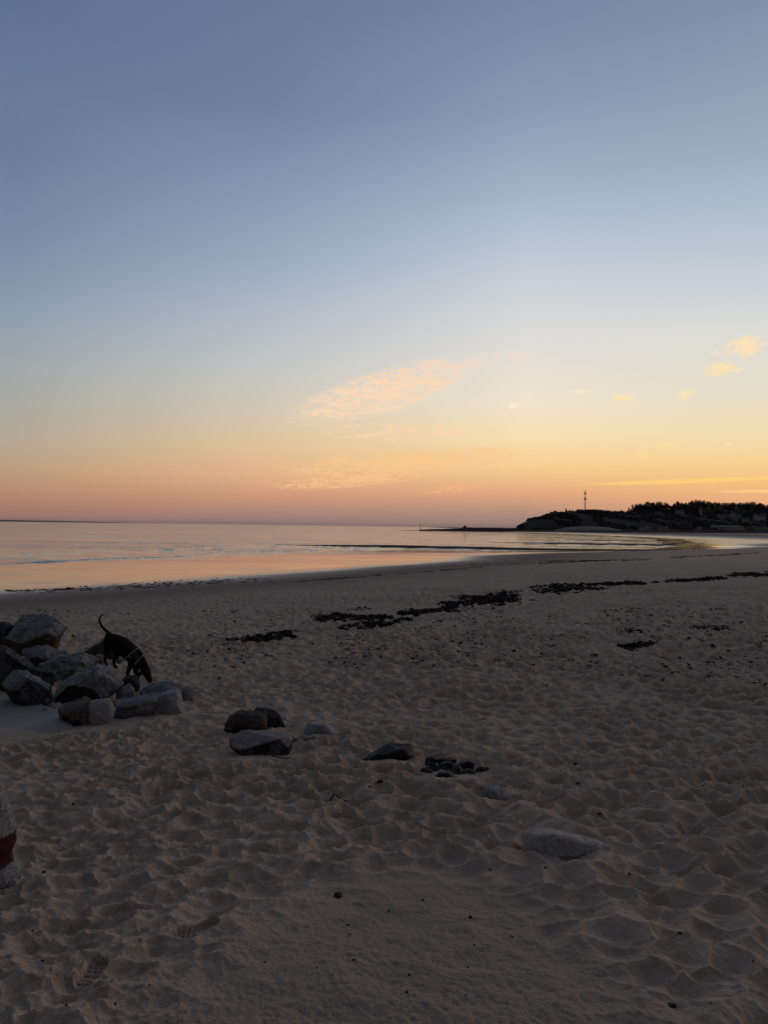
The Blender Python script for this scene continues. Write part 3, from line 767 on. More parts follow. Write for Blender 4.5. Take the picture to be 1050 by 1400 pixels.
# ------------------------------------------------------------------ dog
a = N('dog_coat'); tc = a.n('TexCoord').outputs['Object']
a.l(a.mix(a.noise(tc, 9, 3), (.008, .0055, .0048), (.015, .010, .0085)), a.b.inputs['Base Color']); a.b.inputs['Roughness'].default_value = .75; a.b.inputs['Specular IOR Level'].default_value = .2
mp = a.n('Mapping'); a.l(tc, mp.inputs[0]); mp.inputs['Scale'].default_value = (60, 60, 14)
a.l(a.bump(a.noise(mp.outputs[0], 6, 3), .25, .004), a.b.inputs['Normal'])
COAT = a.m
gd = ground(np.array([172.0]), np.array([938.0]))[0]; YD = gd[1] + .14
base = at(np.array(150.0), np.array(908.0), np.array(YD))
MPP = YD / F
def zp(x, y, off=0.0):
    return at(np.array(100 + x / 5.833), np.array(830 + y / 5.833), np.array(YD + off)) - base
DEP = .72
J = {  # joint: zoom x, y, depth offset, radius
    'rump': (294, 258, 0, .108), 'loin': (345, 282, 0, .142), 'ribs': (402, 313, 0, .155), 'chest': (455, 362, -.01, .158), 'withers': (498, 384, -.01, .124),
    'neck': (534, 424, -.02, .094), 'nape': (562, 472, -.03, .082), 'skull': (580, 514, -.04, .084), 'stop': (595, 550, -.05, .060), 'muzzle': (608, 580, -.055, .048), 'nose': (616, 600, -.06, .036),
    'hipF': (286, 296, .10, .082), 'thighF': (274, 338, .12, .062), 'kneeF': (274, 374, .12, .044), 'hockF': (260, 412, .13, .028), 'pastF': (262, 440, .13, .024), 'pawF': (274, 454, .11, .026),
    'hipN': (326, 310, -.10, .092), 'thighN': (344, 346, -.14, .066), 'kneeN': (350, 384, -.14, .046), 'hockN': (318, 428, -.13, .029), 'pastN': (320, 464, -.13, .025), 'pawN': (336, 482, -.15, .028),
    'shN': (470, 418, -.14, .088), 'elN': (452, 470, -.16, .054), 'wrN': (434, 514, -.16, .034), 'pastfN': (424, 532, -.16, .029), 'pawfN': (434, 550, -.18, .033),
    'shF': (512, 440, .10, .080), 'elF': (505, 505, .12, .052), 'wrF': (520, 560, .11, .034), 'pastfF': (520, 588, .10, .029), 'pawfF': (532, 606, .07, .033),
    't1': (281, 206, 0, .031), 't2': (256, 183, 0, .027), 't3': (232, 158, 0, .0245), 't4': (214, 128, 0, .0225), 't5': (208, 98, 0, .0205), 't6': (220, 70, 0, .0175), 't7': (244, 56, 0, .013)}
Elist = [('rump', 'loin'), ('loin', 'ribs'), ('ribs', 'chest'), ('chest', 'withers'), ('withers', 'neck'), ('neck', 'nape'), ('nape', 'skull'), ('skull', 'stop'), ('stop', 'muzzle'), ('muzzle', 'nose'),
         ('rump', 'hipF'), ('hipF', 'thighF'), ('thighF', 'kneeF'), ('kneeF', 'hockF'), ('hockF', 'pastF'), ('pastF', 'pawF'),
         ('loin', 'hipN'), ('hipN', 'thighN'), ('thighN', 'kneeN'), ('kneeN', 'hockN'), ('hockN', 'pastN'), ('pastN', 'pawN'),
         ('chest', 'shN'), ('shN', 'elN'), ('elN', 'wrN'), ('wrN', 'pastfN'), ('pastfN', 'pawfN'),
         ('withers', 'shF'), ('shF', 'elF'), ('elF', 'wrF'), ('wrF', 'pastfF'), ('pastfF', 'pawfF'),
         ('rump', 't1'), ('t1', 't2'), ('t2', 't3'), ('t3', 't4'), ('t4', 't5'), ('t5', 't6'), ('t6', 't7')]
bm = bmesh.new()
for p, q in Elist:
    A = Vector(zp(*J[p][:3])); B = Vector(zp(*J[q][:3])); ra, rb = J[p][3], J[q][3]
    n = max(2, int((B - A).length / max(min(ra, rb) * .22, .004)))
    for k in range(n + 1):
        f = k / n; m = Matrix.Translation(A.lerp(B, f)); r_ = ra + (rb - ra) * f
        bmesh.ops.create_icosphere(bm, subdivisions=2, radius=r_, matrix=m)
for v in bm.verts: v.co.y *= .74
me = bpy.data.meshes.new('dog_rig'); bm.to_mesh(me); bm.free()
tmp = bpy.data.objects.new('dog_rig', me); COL.objects.link(tmp)
md = tmp.modifiers.new('fuse', 'REMESH'); md.mode = 'VOXEL'; md.voxel_size = .0085
md = tmp.modifiers.new('smooth', 'SMOOTH'); md.factor = .5; md.iterations = 7
dg = bpy.context.evaluated_depsgraph_get()
body = bpy.data.meshes.new_from_object(tmp.evaluated_get(dg))
bpy.data.objects.remove(tmp)
bm = bmesh.new(); bm.from_mesh(body)
def ear_flap(bm, root, dirv, L, W, side):
    """hanging ear: a thick tapering flap welded into the body mesh"""
    rings = []
    for k in range(7):
        f = k / 6; p = root + dirv * L * f + Vector((-.012 * math.sin(f * 3), side * .02 * math.sin(f * 2.5), 0))
        w = W * (.5 + .9 * f - 1.15 * f * f) + .004; t = .008 * (1 - .5 * f)
        ax = Vector((.75, 0, .35)).normalized()
        rings.append([bm.verts.new(p + ax * w * math.cos(q) + Vector((0, 1, 0)) * t * math.sin(q)) for q in [i * math.pi / 4 for i in range(8)]])
    for A, B in zip(rings, rings[1:]):
        for k in range(8): bm.faces.new((A[k], A[(k + 1) % 8], B[(k + 1) % 8], B[k]))
    bm.faces.new(rings[0]); bm.faces.new(rings[-1][::-1])
sk = Vector(zp(562, 490, -.04)); sk.y *= .74
ear_flap(bm, sk + Vector((.0, -.075, .01)), Vector((-.15, -.1, -1)).normalized(), .125, .05, -1)
ear_flap(bm, sk + Vector((.02, .060, .02)), Vector((.05, .1, -1)).normalized(), .12, .05, 1)
bmesh.ops.recalc_face_normals(bm, faces=bm.faces[:])
bm.to_mesh(body); body.name = 'dog'
BV = BVHTree.FromBMesh(bm); bm.free()
body.polygons.foreach_set('use_smooth', np.ones(len(body.polygons), bool))
body.materials.clear()
dog = link_mesh('dog', body, COAT); dog.location = base
tag(dog, 'dark brown short haired dog in a pale harness digging head down behind the rocks', 'dog')
HARN = plain('grey_webbing', (.22, .205, .195), .7)
def strap_loop(c, n, name, wd=.011, frac=(0, 1), th=.006):
    """webbing wound round the body in the plane through c with normal n"""
    c = Vector(c); c.y *= .74; n = Vector(n).normalized(); e = n.orthogonal().normalized(); f = n.cross(e)
    P = []
    for k in range(64):
        t = 2 * math.pi * k / 64; d = e * math.cos(t) + f * math.sin(t)
        hit = BV.ray_cast(c, d, .3)
        P.append(c + d * ((hit[3] if hit[0] is not None else .12)))
    L = [(p - c).length for p in P]; med = sorted(L)[32]
    P = [c + (p - c).normalized() * min((p - c).length, med * 1.35) for p in P]
    P = [(P[k - 1] + P[k] * 2 + P[(k + 1) % 64]) / 4 for k in range(64)]
    bm = bmesh.new(); R_ = []
    for p in P:
        o_ = (p - c).normalized()
        R_.append([bm.verts.new(p + o_ * a_ + n * b_) for a_, b_ in ((-.004, -wd), (th, -wd), (th + .002, 0), (th, wd), (-.004, wd))])
    for k in range(64):
        A, B = R_[k], R_[(k + 1) % 64]
        for q in range(5): bm.faces.new((A[q], A[(q + 1) % 5], B[(q + 1) % 5], B[q]))
    bmesh.ops.recalc_face_normals(bm, faces=bm.faces[:])
    return from_bm(name, bm, HARN, dog, True), P
dirn = Vector(zp(540, 432)) - Vector(zp(402, 318))
s1, P1 = strap_loop(zp(466, 374), Vector(zp(505, 402)) - Vector(zp(440, 330)), 'girth_strap')
s2, P2 = strap_loop(zp(528, 420, -.02), Vector(zp(560, 455)) - Vector(zp(505, 400)) + Vector((.02, 0, 0)), 'neck_strap')
near1 = min(P1, key=lambda p: p.y); near2 = min(P2, key=lambda p: p.y)
bm = bmesh.new(); mid = (near1 + near2) / 2 + Vector((0, -.012, 0))
bm_tube(bm, [near1, (near1 + mid) / 2 + Vector((0, -.008, 0)), mid, (mid + near2) / 2 + Vector((0, -.008, 0)), near2], .011, .011, 8)
tp1 = max(P1, key=lambda p: p.z); tp2 = max(P2, key=lambda p: p.z)
from_bm('side_strap', bm, HARN, dog, True)
bm = bmesh.new(); bm_tube(bm, [tp1, (tp1 + tp2) / 2 + Vector((0, 0, .012)), tp2], .011, .011, 8)
from_bm('back_strap', bm, HARN, dog, True)
EYE = plain('dark_eye', (.01, .008, .007), .15, .1)
for sd in (-1, 1):
    bm = bmesh.new(); bmesh.ops.create_uvsphere(bm, u_segments=12, v_segments=8, radius=.011)
    p = Vector(zp(606, 536, -.045)); p.y *= .74
    hit = BV.ray_cast(p + Vector((.0, sd * .25, .0)), Vector((0, -sd, 0)))
    q = hit[0] if hit[0] is not None else p
    bmesh.ops.translate(bm, verts=bm.verts[:], vec=q)
    from_bm('eye', bm, EYE, dog, True)

# ------------------------------------------------------------------ headland
prof_px = [(690, 728), (706, 723.5), (714, 716), (722, 711.5), (735, 707), (748, 702), (757, 700), (775, 698.6), (800, 698), (815, 697.6), (835, 699.2), (860, 700.2), (870, 698),
           (890, 695.5), (910, 696), (935, 694), (957, 691.5), (985, 695), (1010, 695.5), (1030, 694.5), (1050, 697), (1090, 696), (1160, 699), (1300, 701)]
pp = np.array(prof_px); AZ = np.arctan((pp[:, 0] - 525) / F)
Dr = np.interp(pp[:, 0], [690, 760, 900, 1050, 1300], [1010, 1180, 1420, 1640, 1900])     # how far off the crest stands
crest = at(pp[:, 0], pp[:, 1], Dr)
Cx, Cy, Cz = crest.T
def hill_z(X, Y):
    X = np.asarray(X, float); Y = np.asarray(Y, float)
    azm = X / np.maximum(Y, 1)
    ca = Cx / Cy
    yc = np.interp(azm, ca, Cy); zc = np.interp(azm, ca, Cz)
    foot = np.interp(azm, ca, np.interp(pp[:, 0], [690, 760, 860, 1050, 1300], [985, 1045, 1130, 1260, 1400]))
    t = (Y - foot) / np.maximum(yc - foot, 1)
    steep = np.interp(azm, ca, np.interp(pp[:, 0], [690, 780, 860, 960, 1300], [.45, .55, .75, .95, 1.0]))
    front = 2.0 + (zc - 2.0) * np.clip(t, 0, 1) ** steep
    front = np.where(t < 0, 2.0 + t * 26, front)
    back = zc - np.maximum(Y - yc, 0) * .018 - 60 * sstep(300, 900, Y - yc)
    z = np.where(Y < yc, front, back)
    z = np.where(azm < ca[0], -6, z)
    e = sstep(0, .2, t)
    return z + e * (2.2 * fbm(X / 60, Y / 60, 4, 801) + .9 * fbm(X / 12, Y / 12, 3, 803))
azm = np.concatenate([np.linspace(Cx[0] / Cy[0] - .004, .56, 460), np.linspace(.565, .76, 40)])
Yg = np.concatenate([np.linspace(960, 1700, 240), np.linspace(1710, 3000, 40)])
YY, AA = np.meshgrid(Yg, azm, indexing='ij')
X = (AA * YY).ravel(); Y = YY.ravel()
a = N('headland_scrub'); pos = a.n('NewGeometry').outputs['Position']
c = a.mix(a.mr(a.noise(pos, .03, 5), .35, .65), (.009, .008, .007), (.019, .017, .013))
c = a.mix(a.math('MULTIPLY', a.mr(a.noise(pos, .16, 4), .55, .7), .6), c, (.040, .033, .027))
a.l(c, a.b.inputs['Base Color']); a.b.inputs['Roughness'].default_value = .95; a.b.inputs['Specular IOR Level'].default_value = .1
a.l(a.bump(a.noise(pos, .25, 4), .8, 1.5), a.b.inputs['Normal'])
HILLM = a.m
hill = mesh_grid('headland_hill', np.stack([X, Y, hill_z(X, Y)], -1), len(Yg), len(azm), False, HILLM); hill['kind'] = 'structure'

_t = np.linspace(950, 2400, 2400)
def on_hill(px, py):
    """where the line of sight through a photo pixel first meets the hill"""
    d = ray(np.array(float(px)), np.array(float(py))); k = _t / d[1]
    Xr = d[0] * k; Zr = 5 + d[2] * k; H = hill_z(Xr, _t)
    hit = np.nonzero(H > Zr)[0]
    if len(hit) == 0:
        i = int(np.argmin(Zr - H))
    else: i = int(hit[0])
    return Vector((Xr[i], _t[i], H[i]))

# pale dune at the foot of the cliff
DUNE = plain('dune_sand', (.14, .11, .09), .95, .15, .05)
dp = np.array([(760, 723.5), (775, 720.6), (800, 719.2), (825, 719.3), (842, 721.5), (850, 724)])
bm = bmesh.new(); rows = []
for j in range(7):
    row = []
    for i in range(41):
        f = i / 40; px = 757 + f * 96
        e = math.sin(f * math.pi) ** .6; D = np.interp(px, [690, 760, 860], [985, 1045, 1130]) - 34 + j * 7
        z = 2.2 + 7.0 * e * (j / 6) ** .7 + .7 * mnoise.noise(Vector((px * .12, j * .4, 0))) - (3 if j == 0 else 0)
        p = at(np.array(px), np.array(724.0), np.array(D)); row.append(bm.verts.new((p[0], p[1], z)))
    rows.append(row)
for j in range(6):
    for i in range(40): bm.faces.new((rows[j][i], rows[j][i + 1], rows[j + 1][i + 1], rows[j + 1][i]))
o = from_bm('dune_terrain', bm, DUNE, smooth=True); o['kind'] = 'structure'

# hillside road
ROADM = plain('pale_road', (.14, .12, .11), .9, .15, .05)
rp = [(862, 700.6), (880, 702.2), (895, 704), (915, 705.4), (935, 706.6), (955, 709), (975, 711.5), (990, 713.2), (1010, 716)]
cp = [on_hill(x, y) for x, y in rp]
V = []; Q = []
for i in range(81):
    q = i / 80 * (len(cp) - 1); k = min(int(q), len(cp) - 2); f = q - k
    p = cp[k].lerp(cp[k + 1], f)
    for off in (-2.2, 2.2):
        x, y = p.x, p.y + off
        V.append((x, y, float(hill_z(np.array([x]), np.array([y]))[0]) + 1.0))
Q = [(2 * i, 2 * i + 2, 2 * i + 3, 2 * i + 1) for i in range(80)]
V2 = [(x, y, z - 2.5) for x, y, z in V]; n = len(V)
Q += [(2 * i, 2 * i + n, 2 * i + 2 + n, 2 * i + 2) for i in range(80)]
o = link_mesh('hillside_road', fast_mesh('hillside_road', V + V2, Q), ROADM); o['kind'] = 'structure'

# ------------------------------------------------------------------ jetty, seawall, beacon, mast
STONE = plain('dark_masonry', (.045, .042, .042), .85, .3, .2)
tagd = lambda o, l, c, g=None: tag(o, l, c, g)
def loft(name, secs, mat, parent=None, half=4.0, foot=7.0):
    """embankment following (x, y, z_top) with sloping sides down to below the sand"""
    V = []; Q = []
    for i, (x, y, z) in enumerate(secs):
        A = secs[max(i - 1, 0)]; B = secs[min(i + 1, len(secs) - 1)]
        d = Vector((B[0] - A[0], B[1] - A[1], 0)).normalized(); nrm = Vector((d.y, -d.x, 0))
        for off, zz in ((foot, -1.5), (half, z), (-half, z), (-foot, -1.5)):
            jz = random.uniform(-.15, .15)
            V.append((x + nrm.x * off, y + nrm.y * off, zz + jz))
    for i in range(len(secs) - 1):
        for k in range(3): Q.append((4 * i + k, 4 * i + k + 1, 4 * i + 5 + k, 4 * i + 4 + k))
    me = fast_mesh(name, V, Q); o = link_mesh(name, me, mat, parent)
    bm = bmesh.new(); bm.from_mesh(me); n = len(secs)
    bm.verts.ensure_lookup_table()
    bm.faces.new([bm.verts[k] for k in (0, 1, 2, 3)]); bm.faces.new([bm.verts[4 * n - 1 - k] for k in range(4)])
    bmesh.ops.recalc_face_normals(bm, faces=bm.faces[:]); bm.to_mesh(me); bm.free()
    return o
def jp(px, py, D): p = at(np.array(float(px)), np.array(float(py)), np.array(float(D))); return (p[0], p[1], p[2])
jet = empty('jetty', jp(640, 724, 1000)); L0 = jet.location.copy()
def local(secs): return [(x - L0.x, y - L0.y, z - L0.z) for x, y, z in secs]
def loft_local(name, secs, half, foot):
    o = loft(name, secs, STONE, None, half, foot); o.data.transform(Matrix.Translation(-L0)); o.parent = jet; return o
loft_local('outer_arm', [jp(574 + i * 5.8, 723.9 - i * .16, 985 + i * 1.2) for i in range(12)], 3, 6)
loft_local('inner_arm', [jp(633 + i * 7, 720.9 + i * .09, 1000 + i * 1.5) for i in range(14)], 4, 7)
loft_local('rock_toe', [jp(543 + i * 4, 725.3 - i * .03, 975 + i * 1.2) for i in range(9)], 2.5, 5)
bm = bmesh.new(); p = Vector(jp(635.5, 721, 1000)) - L0
bm_box(bm, p.x - 1.6, p.x + 1.6, p.y - 1.5, p.y + 1.5, p.z - 1, p.z + 1.6)
r = bmesh.ops.create_cone(bm, segments=4, radius1=2.1, radius2=.2, depth=1.2, cap_ends=True, matrix=Matrix.Translation((p.x, p.y, p.z + 2.2)) @ Matrix.Rotation(R(45), 4, 'Z'))
from_bm('shelter', bm, STONE, jet)
tag(jet, 'long low dark stone jetty reaching out to sea from the foot of the headland', 'jetty')
bc = empty('beacon', jp(574.5, 725.5, 985)); h = 985 / F
bm = bmesh.new(); bm_tube(bm, [(0, 0, -2), (0, 0, 8.6 * h)], .30, .22, 8); from_bm('pole', bm, STONE, bc)
bm = bmesh.new(); bmesh.ops.create_cone(bm, segments=10, radius1=.6, radius2=.25, depth=1.5, cap_ends=True, matrix=Matrix.Translation((0, 0, 9.0 * h))); from_bm('top_mark', bm, STONE, bc)
tag(bc, 'thin beacon pole standing at the seaward end of the jetty', 'beacon')

sw = loft('sea_wall', [jp(702 + i * 10, 725.1 + i * .017, 1000 + i * 4.6) for i in range(44)], STONE, None, 3, 6)
tag(sw, 'long dark sea wall along the foot of the headland above the sand', 'sea wall')

STEEL = plain('mast_steel', (.10, .035, .028), .6, .2, .3); STEELG = plain('grey_steel', (.08, .08, .085), .6, .2, .3)
mp_ = on_hill(800, 698.4); mast = empty('radio_mast', mp_); hm = 28.5 * mp_.y / F
bm = bmesh.new()
for k in range(3):
    an = k * 2 * math.pi / 3 + .3
    bm_tube(bm, [(1.5 * math.cos(an), 1.5 * math.sin(an), -1), (.9 * math.cos(an), .9 * math.sin(an), hm * .7), (.45 * math.cos(an), .45 * math.sin(an), hm)], .20, .14, 6)
nb = 16
for j in range(nb):
    z0, z1 = hm * j / nb, hm * (j + 1) / nb
    r0, r1 = 1.5 - 1.0 * j / nb, 1.5 - 1.0 * (j + 1) / nb
    for k in range(3):
        a0 = k * 2 * math.pi / 3 + .3; a1 = (k + 1) * 2 * math.pi / 3 + .3
        bm_tube(bm, [(r0 * math.cos(a0), r0 * math.sin(a0), z0), (r1 * math.cos(a1), r1 * math.sin(a1), z1)], .09, .09, 4)
        bm_tube(bm, [(r0 * math.cos(a0), r0 * math.sin(a0), z0), (r0 * math.cos(a1), r0 * math.sin(a1), z0)], .09, .09, 4)
from_bm('lattice', bm, STEEL, mast)
for z in (.55, .82):
    bm = bmesh.new()
    bmesh.ops.create_cone(bm, segments=16, radius1=1.9, radius2=1.9, depth=.5, cap_ends=True, matrix=Matrix.Translation((0, 0, hm * z)))
    from_bm('platform', bm, STEELG, mast)
    for k, an in enumerate((.2, 2.2, 3.6)):
        bm = bmesh.new(); bm_box(bm, -.35, .35, -.25, .25, 0, 2.4)
        bmesh.ops.translate(bm, verts=bm.verts[:], vec=(2.0 * math.cos(an), 2.0 * math.sin(an), hm * z + .1)); from_bm('antenna', bm, STEELG, mast)
    bm = bmesh.new(); bmesh.ops.create_cone(bm, segments=16, radius1=.25, radius2=1.0, depth=.6, cap_ends=True, matrix=Matrix.Translation((-2.0, -.6, hm * z + 1)) @ Matrix.Rotation(R(90), 4, 'X'))
    from_bm('dish', bm, STEELG, mast)
bm = bmesh.new(); bm_tube(bm, [(0, 0, hm), (0, 0, hm * 1.05)], .12, .05, 6); from_bm('top_rod', bm, STEELG, mast)
tag(mast, 'tall thin red lattice radio mast on top of the headland', 'radio mast')

tp_ = on_hill(774, 699.2); tw = empty('lookout_tower', tp_); u_ = tp_.y / F
bm = bmesh.new(); bm_box(bm, -1.0 * u_, 1.0 * u_, -1.0 * u_, 1.0 * u_, -2, 2.6 * u_); from_bm('tower_wall', bm, STONE, tw)
bm = bmesh.new(); bmesh.ops.create_cone(bm, segments=8, radius1=.75 * u_, radius2=.45 * u_, depth=1.6 * u_, cap_ends=True, matrix=Matrix.Translation((0, 0, 3.3 * u_))); from_bm('lantern_room', bm, STONE, tw)
tag(tw, 'small dark lookout tower on the bare part of the headland left of the mast', 'tower')

# ------------------------------------------------------------------ houses
WALLS = [plain('white_render', (.62, .60, .58), .85, .1, .3), plain('grey_render', (.45, .44, .44), .85, .1, .3), plain('cream_render', (.62, .57, .50), .85, .1, .3)]
ROOFS = [plain('slate_roof', (.05, .052, .06), .6, .2, .5), plain('tile_roof', (.12, .055, .04), .8, .2, .5)]
WIN = N('window_glass'); WIN.b.inputs['Base Color'].default_value = (.012, .014, .018, 1); WIN.b.inputs['Roughness'].default_value = .15; WIN = WIN.m
def house(px, py, wpx, hpx, label, wall=0, roof=0, gable='side', roofh=.6, cols=3, rows=1, chim=1, dep=8.0, rz=0.0, flat=False):
    p = on_hill(px, py); u = p.y / F; w = wpx * u; h = hpx * u
    t = empty('house', p); t.rotation_euler.z = -math.atan2(p.x, p.y) + rz
    bm = bmesh.new(); bm_box(bm, -w / 2, w / 2, 0, dep, -4, h)
    rh = h * roofh
    if gable == 'front' and not flat:
        v = [bm.verts.new(q) for q in ((-w / 2, 0, h + .003), (w / 2, 0, h + .003), (0, 0, h + rh * .96), (-w / 2, dep, h + .003), (w / 2, dep, h + .003), (0, dep, h + rh * .96))]
        bm.faces.new((v[0], v[1], v[2])); bm.faces.new((v[4], v[3], v[5]))
    from_bm('wall', bm, WALLS[wall], t)
    bm = bmesh.new(); e = .5
    if flat:
        bm_box(bm, -w / 2 - e, w / 2 + e, -e, dep + e, h + .003, h + .5)
    elif gable == 'front':
        for sg in (-1, 1):
            A = [Vector((sg * (w / 2 + e), y, h - .3)) for y in (-e, dep + e)]; B = [Vector((0, y, h + rh)) for y in (-e, dep + e)]
            up = Vector((0, 0, .35)); vs = [bm.verts.new(q) for q in (A[0], A[1], B[1], B[0], A[0] + up, A[1] + up, B[1] + up, B[0] + up)]
            for f in ((0, 1, 2, 3), (4, 7, 6, 5), (0, 4, 5, 1), (1, 5, 6, 2), (3, 2, 6, 7), (0, 3, 7, 4)): bm.faces.new([vs[k] for k in f])
    else:
        vs = [bm.verts.new(q) for q in ((-w / 2 - e, -e, h), (w / 2 + e, -e, h), (w / 2 + e, dep + e, h), (-w / 2 - e, dep + e, h), (-w / 2 + w * .08, dep / 2, h + rh), (w / 2 - w * .08, dep / 2, h + rh))]
        for f in ((0, 1, 5, 4), (1, 2, 5), (2, 3, 4, 5), (3, 0, 4), (3, 2, 1, 0)): bm.faces.new([vs[k] for k in f])
    bmesh.ops.recalc_face_normals(bm, faces=bm.faces[:])
    rf = from_bm('roof', bm, ROOFS[roof], t)
    for k in range(chim):
        bm = bmesh.new(); cx = (-.3 + .6 * k) * w; bm_box(bm, cx - .5, cx + .5, dep / 2 - .5, dep / 2 + .5, h * .9, h + rh + 1.2); from_bm('chimney', bm, WALLS[1], rf)
    cw = w / cols; rhh = h / rows
    for r_ in range(rows):
        for c_ in range(cols):
            x = -w / 2 + cw * (c_ + .5); z = rhh * r_ + rhh * .25
            door = (r_ == 0 and c_ == cols // 2)
            bm = bmesh.new(); bm_box(bm, x - cw * .22, x + cw * .22, -.06, .05, .05 if door else z, z + rhh * .5); from_bm('door' if door else 'window', bm, WIN, t)
    return tag(t, label, 'house', 'houses on the headland')
house(880, 726.2, 13, 3.4, 'long low white house at the sea wall, first from the left', 0, 0, cols=5, roofh=.5)
house(886, 725.9, 6, 4.2, 'white gabled house joined to the right of the long low house', 0, 0, 'front', .55, 2)
house(903, 726, 3.4, 3.6, 'narrow white house with a steep gable behind the sea wall', 0, 0, 'front', .8, 1, chim=0)
house(911.5, 726, 3.8, 3.9, 'second narrow white gable right of the steep one', 0, 0, 'front', .7, 1, chim=0)
house(907.5, 726.3, 6, 2.0, 'low white annexe between the two narrow white gables', 0, 1, flat=True, cols=3, chim=0)
house(918, 726.2, 6.5, 2.2, 'low flat roofed white house right of the narrow gables', 0, 0, flat=True, cols=3, chim=0)
house(947, 724.6, 16, 1.6, 'long thin beach pavilion with a flat roof', 1, 0, flat=True, cols=6, chim=0)
house(956, 724.2, 7.5, 4.0, 'two storey pale house with a row of windows beside the beach pavilion', 0, 0, flat=True, cols=5, rows=2, chim=0)
house(993, 726.0, 42, 6.2, 'longest building on the shore, a pale block with rows of windows', 1, 0, 'side', .18, 14, 2, chim=2, dep=12)
house(1003, 726.3, 10, 5.4, 'white glazed house in front of the longest shore building', 0, 0, 'side', .3, 4, 2, chim=1)
house(1015, 726.2, 8, 3.0, 'low pale house at the right end of the longest shore building', 0, 0, flat=True, cols=4, chim=0)
house(1048, 726.2, 5, 3.4, 'white house on the shore at the right edge of view', 0, 0, 'side', .5, 2)
house(929, 703.4, 12, 4.4, 'white villa with tall windows among trees just above the hillside road', 0, 0, 'side', .5, 4, 2, chim=2)
house(905, 697.4, 9, 1.6, 'long grey roofed house on the hilltop behind the left trees', 1, 0, 'side', .7, 4, chim=0)
house(957.5, 704.2, 4.2, 4.8, 'tall narrow pale house in the trees above the road', 2, 0, 'front', .7, 2, 2)
house(957.8, 697.2, 3.6, 2.0, 'small white gable high on the hill above the tall narrow house', 0, 0, 'front', 1.0, 1, chim=0)
house(968.5, 696.6, 3, 2.4, 'tiny white house high among the hilltop trees', 0, 0, 'front', .7, 1, chim=0)
house(982, 695.9, 7, 1.5, 'low pale house on the hilltop right of the tiny white house', 2, 0, 'side', .5, 3, chim=0)
house(985, 709.6, 9, 4.2, 'grey house with dark windows on the middle slope', 1, 0, 'side', .5, 4, 2, chim=1)
house(1001, 706.4, 7, 2.4, 'cream house with a hipped roof half way up the slope', 2, 0, 'side', .6, 3, chim=1)
house(1020, 714.6, 11, 4, 'grey terrace house left of the big white villa', 1, 0, 'side', .6, 4, 2, chim=2)
house(1034, 712.6, 8, 6.0, 'big white villa with steep front gable on the right slope', 0, 0, 'front', .55, 3, 2, chim=1)
house(1042.5, 712.4, 8, 6.8, 'tallest white villa with two rows of windows at far right slope', 0, 0, 'side', .5, 3, 2, chim=2)
house(1066, 712, 9, 5, 'white villa out past the right slope', 0, 0, 'side', .5, 3, 2)

# ------------------------------------------------------------------ trees
a = N('tree_foliage'); pos = a.n('NewGeometry').outputs['Position']
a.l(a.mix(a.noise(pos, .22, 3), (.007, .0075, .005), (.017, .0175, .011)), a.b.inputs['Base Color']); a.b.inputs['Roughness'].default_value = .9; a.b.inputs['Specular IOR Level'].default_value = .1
LEAF = a.m; BARK = plain('tree_bark', (.035, .028, .022), .95, .2, .5)
def tree_meshes(kind, seed):
    rn = np.random.default_rng(seed); n = 760
    lob = [(rn.normal(0, .40), rn.normal(0, .40), [.18, .42, .66][k % 3] + rn.uniform(-.08, .12), rn.uniform(.24, .40)) for k in range(11)]
    if kind == 'pine': lob = [(rn.normal(0, .05), 0, .25 + .1 * k, .30 - .034 * k) for k in range(8)]
    if kind == 'flat': lob = [(rn.normal(0, .5), rn.normal(0, .4), .78 + rn.uniform(-.06, .08), rn.uniform(.16, .28)) for _ in range(9)]
    V = []; Q = []
    for i in range(n):
        lx, ly, lz, lr = lob[i % len(lob)]
        d = rn.normal(0, 1, 3); d /= np.linalg.norm(d)
        c = np.array([lx, ly, lz]) + d * lr * rn.uniform(.55, 1.08)
        uu = rn.normal(0, 1, 3); uu /= np.linalg.norm(uu); vv = np.cross(uu, rn.normal(0, 1, 3)); vv /= np.linalg.norm(vv); s = rn.uniform(.045, .10)
        b = len(V); V += [c - uu * s, c - vv * s * .7, c + uu * s, c + vv * s * .7]; Q.append((b, b + 1, b + 2, b + 3))
    crown = fast_mesh('crown', V, Q); crown.materials.append(LEAF)
    bm = bmesh.new(); bm_tube(bm, [(0, 0, -.15), (.01, 0, .3), (.0, .01, .7)], .05, .02, 7)
    for lx, ly, lz, lr in lob[:5]: bm_tube(bm, [(0.01, 0, .3), (lx * .5, ly * .5, (.3 + lz) / 2), (lx * .9, ly * .9, lz)], .025, .008, 5)
    tr = bpy.data.meshes.new('trunk'); bm.to_mesh(tr); bm.free(); tr.materials.append(BARK)
    return tr, crown
KIN = {'broad': [tree_meshes('broad', s) for s in (1, 2, 3, 4)], 'pine': [tree_meshes('pine', 8)], 'flat': [tree_meshes('flat', 9)]}
def tree(px, py, hpx, wpx, kind='broad', label='dark broadleaf tree crowded in the wood on the headland', group='trees of the wood on the headland', Y=None):
    p = on_hill(px, py); u = p.y / F
    t = empty('tree', p); t.rotation_euler.z = random.uniform(0, 6.28); t.scale = (wpx * u / 1.5, wpx * u / 1.5, hpx * u / 1.02)
    trm, cr = random.choice(KIN[kind])
    for nm, m in (('trunk', trm), ('crown', cr)):
        o = bpy.data.objects.new(nm, m); COL.objects.link(o); o.parent = t
    return tag(t, label, 'tree', group)
